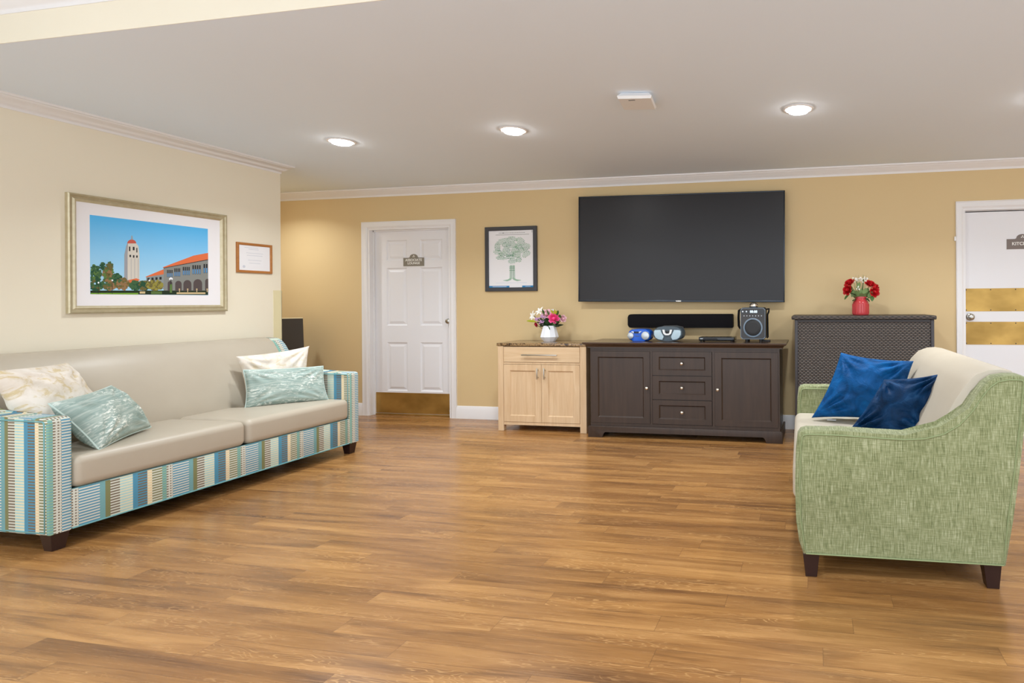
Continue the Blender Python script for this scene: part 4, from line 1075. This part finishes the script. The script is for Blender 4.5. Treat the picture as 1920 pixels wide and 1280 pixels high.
# ================================================================= STRIPED SOFA
FX = -3.72; SY0, SY1 = 2.195, 4.165; AW = .100
sf = thing('sofa', 'long taupe vinyl sofa with striped blue and cream arms against the left wall', 'sofa', (-4.2, 3.18, 0))
ARM = [(FX, .088), (FX, .640), (FX - .006, .658), (FX - .022, .665), (-4.16, .669), (-4.26, .690), (-4.33, .740), (-4.38, .81), (-4.425, .885), (-4.465, .925), (-4.51, .943), (-4.58, .945), (-4.63, .93), (-4.66, .88), (-4.655, .088)]
def trace(prof, y, r, mat, parent, name='piping', closed=True):
    return finish(name, MB().tube([(x, y, z) for x, z in prof], r, 6, closed), mat, parent, 60)
def inset(prof, d):
    out = []; n = len(prof)
    for i in range(n):
        a, b, c = Vector(prof[i - 1]), Vector(prof[i]), Vector(prof[(i + 1) % n])
        n1 = (b - a).normalized(); n2 = (c - b).normalized(); nn = Vector((-(n1 + n2).y, (n1 + n2).x))
        nn = nn.normalized() if nn.length > 1e-6 else Vector((0, 0)); k_ = 1 / max(.5, nn.dot(Vector((-n1.y, n1.x))))
        out.append(tuple(b + nn * d * k_))
    return out
area = sum(ARM[i - 1][0] * ARM[i][1] - ARM[i][0] * ARM[i - 1][1] for i in range(len(ARM)))
SG = 1 if area > 0 else -1
for y0, y1 in ((SY0, SY0 + AW), (SY1 - AW, SY1)):
    a = finish('arm', MB().prism(ARM, 'y', y0, y1, .012, 3), M['stripe'], sf, 50, uv=(.3887 if y0 < 3 else .2787, 0, .5837))
    a['label'] = 'striped blue and cream arm'
    p1 = inset(ARM, SG * .014)
    finish('piping', MB().tube([(x, y0 - .0005, z) for x, z in p1], .004, 6, True).tube([(x, y1 + .0005, z) for x, z in p1], .004, 6, True), M['pipe_teal'], a, 60)
# fix stripe phase on the front faces is set by y through the same offset
fr = finish('front_rail', MB().box(FX - .03, FX - .004, SY0 + AW - .005, SY1 - AW + .005, .090, .290, .006), M['stripe'], sf, 40, uv=(-2.3206, 0))
fr['label'] = 'striped front rail'
finish('piping', MB().tube([(FX - .004, SY0 + AW, .091), (FX - .004, SY1 - AW, .091)], .004, 6), M['pipe_teal'], fr, 60)
finish('under_frame', MB().box(-4.62, FX - .03, SY0 + AW - .005, SY1 - AW + .005, .10, .28), M['black'], sf, 0)
def cushion_mesh(x0, x1, y0, y1, z0, z1, crown, rad):
    """slab with evenly rounded edges and a crowned top"""
    m = MB()
    def ticks(a, b, n):
        f = [0, .12, .3, .55, .8, 1]
        return [a + rad * t for t in f] + [a + rad + (b - a - 2 * rad) * k / n for k in range(1, n)] + [b - rad * t for t in f[::-1]]
    T = [ticks(x0, x1, 12), ticks(y0, y1, 20), ticks(z0, z1, 2)]
    lo = (x0 + rad, y0 + rad, z0 + rad); hi = (x1 - rad, y1 - rad, z1 - rad)
    N = [len(t) for t in T]; vs = {}
    def V(i, j, k):
        if (i, j, k) not in vs:
            p = Vector((T[0][i], T[1][j], T[2][k])); q = Vector([min(max(p[a], lo[a]), hi[a]) for a in range(3)]); d = p - q
            if d.length > 1e-9: p = q + d.normalized() * rad
            u = (p.x - (x0 + x1) / 2) / (x1 - x0) * 2; w_ = (p.y - (y0 + y1) / 2) / (y1 - y0) * 2
            p.z += crown * (1 - u * u) * (1 - w_ * w_) * max(0, (p.z - z0) / (z1 - z0))
            vs[(i, j, k)] = m.b.verts.new(p)
        return vs[(i, j, k)]
    for a in range(3):
        b, c = (a + 1) % 3, (a + 2) % 3
        for e in (0, N[a] - 1):
            for p_ in range(N[b] - 1):
                for q_ in range(N[c] - 1):
                    idx = []
                    for dp, dq in ((0, 0), (1, 0), (1, 1), (0, 1)):
                        t = [0, 0, 0]; t[a] = e; t[b] = p_ + dp; t[c] = q_ + dq; idx.append(V(*t))
                    m.b.faces.new(idx)
    return m
MIDY = 3.205
for a, b in ((SY0 + AW + .001, MIDY - .001), (MIDY + .001, SY1 - AW - .001)):
    finish('seat_cushion', cushion_mesh(-4.36, FX + .006, a, b, .289, .452, .012, .040), M['taupe'], sf, 60)
BK = [(-4.27, .40), (-4.30, .56), (-4.345, .72), (-4.40, .84), (-4.445, .91), (-4.485, .938), (-4.53, .950), (-4.59, .950), (-4.635, .930), (-4.655, .88), (-4.65, .12), (-4.40, .12)]
finish('backrest', MB().prism(BK, 'y', SY0 + AW - .004, SY1 - AW + .004, .004), M['taupe'], sf, 50)['label'] = 'plain taupe backrest'
def tleg(m, cx, cy, zt, ht, hb, dx=0, dy=0):
    return m.hexa([(cx + dx + hb * i, cy + dy + hb * j, 0) for i, j in ((-1, -1), (1, -1), (1, 1), (-1, 1))], [(cx + ht * i, cy + ht * j, zt) for i, j in ((-1, -1), (1, -1), (1, 1), (-1, 1))], .002)
for cx, cy in ((FX - .045, SY0 + .055), (FX - .045, SY1 - .055), (-4.60, SY0 + .055), (-4.60, SY1 - .055)):
    finish('leg', tleg(MB(), cx, cy, .0885, .038, .026), M['legwood'], sf, 20)

# ================================================================= GREEN LOVESEAT
ls = thing('loveseat', 'green tweed loveseat with an ivory vinyl seat and back, facing the striped sofa', 'sofa', (-.06, 2.555, 0))
GA = [(-.052, .105), (-.070, .16), (-.082, .25), (-.086, .40), (-.082, .56), (-.074, .628), (-.060, .648), (-.035, .655), (.10, .655), (.256, .648), (.383, .644), (.458, .650), (.532, .671), (.590, .708), (.640, .765), (.678, .824), (.712, .870), (.750, .897), (.798, .906), (.850, .906), (.872, .896), (.876, .870), (.862, .72), (.838, .50), (.812, .30), (.786, .105)]
area = sum(GA[i - 1][0] * GA[i][1] - GA[i][0] * GA[i - 1][1] for i in range(len(GA)))
SG = 1 if area > 0 else -1
GY0, GY1 = 2.555, 4.0
for y0, y1 in ((GY0, GY0 + .105), (GY1 - .105, GY1)):
    a = finish('arm', MB().prism(GA, 'y', y0, y1, .016, 4), M['tweed'], ls, 60); a['label'] = 'green tweed arm'
    p1 = inset(GA, SG * .020)
    p1[0] = (-.040, .112); p1[-1] = (.775, .112)
    finish('piping', MB().tube([(x, y0 - .001, z) for x, z in p1], .0035, 6, True).tube([(x, y1 + .001, z) for x, z in p1], .0035, 6, True), M['pipe_green'], a, 60)
finish('front_rail', MB().box(-.055, -.03, GY0 + .10, GY1 - .10, .107, .30, .006), M['tweed'], ls, 40)
finish('seat_cushion', cushion_mesh(-.098, .56, GY0 + .1055, GY1 - .1055, .30, .478, .012, .040), M['ivory'], ls, 60)
GB = [(.44, .44), (.50, .56), (.56, .68), (.612, .78), (.655, .85), (.70, .896), (.752, .915), (.80, .919), (.845, .912), (.866, .89), (.86, .72), (.835, .50), (.79, .12), (.50, .12)]
finish('backrest', MB().prism(GB, 'y', GY0 + .1052, GY1 - .1052, .003), M['ivory'], ls, 50)['label'] = 'ivory vinyl backrest'
finish('back_panel', MB().prism([(.80, .12), (.845, .50), (.869, .72), (.874, .86), (.880, .86), (.877, .72), (.853, .50), (.806, .12)], 'y', GY0 + .09, GY1 - .09), M['tweed'], ls, 40)
finish('under_frame', MB().box(-.03, .78, GY0 + .10, GY1 - .10, .115, .298), M['black'], ls, 0)
for cx, cy, dx in ((-.018, GY0 + .048, .0), (.735, GY0 + .048, .005), (-.018, GY1 - .048, 0), (.735, GY1 - .048, .005)):
    finish('leg', tleg(MB(), cx, cy, .1048, .036, .025, dx), M['legwood'], ls, 20)
ls.rotation_euler = (0, 0, radians(1.3))

# ================================================================= LIGHT, WORLD, CAMERA
wd = bpy.data.worlds.new('world'); SC.world = wd; wd.use_nodes = True
bg = wd.node_tree.nodes['Background']; bg.inputs[0].default_value = (.90, .95, 1, 1); bg.inputs[1].default_value = 2.25

F_, YAW, ROLL, SXP, SYP = 1075.0, .178921401, -.00691726541, 371.140990, -73.9316228
cam = bpy.data.cameras.new('camera'); cam.sensor_width = 36; cam.sensor_fit = 'HORIZONTAL'; cam.lens = F_ * 36 / 1920
cam.shift_x = -SXP / 1920; cam.shift_y = SYP / 1920; cam.clip_start = .05
co_ = bpy.data.objects.new('camera', cam); COL.objects.link(co_)
r0 = Vector((cos(YAW), sin(YAW), 0)); fw_ = Vector((-sin(YAW), cos(YAW), 0)); u0 = r0.cross(fw_)
Rr = r0 * cos(ROLL) + u0 * sin(ROLL); Uu = u0 * cos(ROLL) - r0 * sin(ROLL)
co_.matrix_world = Matrix.Translation((0, 0, 1.22)) @ Matrix((Rr, Uu, -fw_)).transposed().to_4x4()
SC.camera = co_
SC.view_settings.view_transform = 'Standard'; SC.view_settings.look = 'None'
SC.view_settings.exposure = 0.0; SC.view_settings.gamma = 1; SC.view_settings.use_curve_mapping = False
SC.cycles.max_bounces = 8; SC.cycles.diffuse_bounces = 5; SC.cycles.sample_clamp_indirect = 6
for o in bpy.data.objects:
    if '_o' in o: del o['_o']
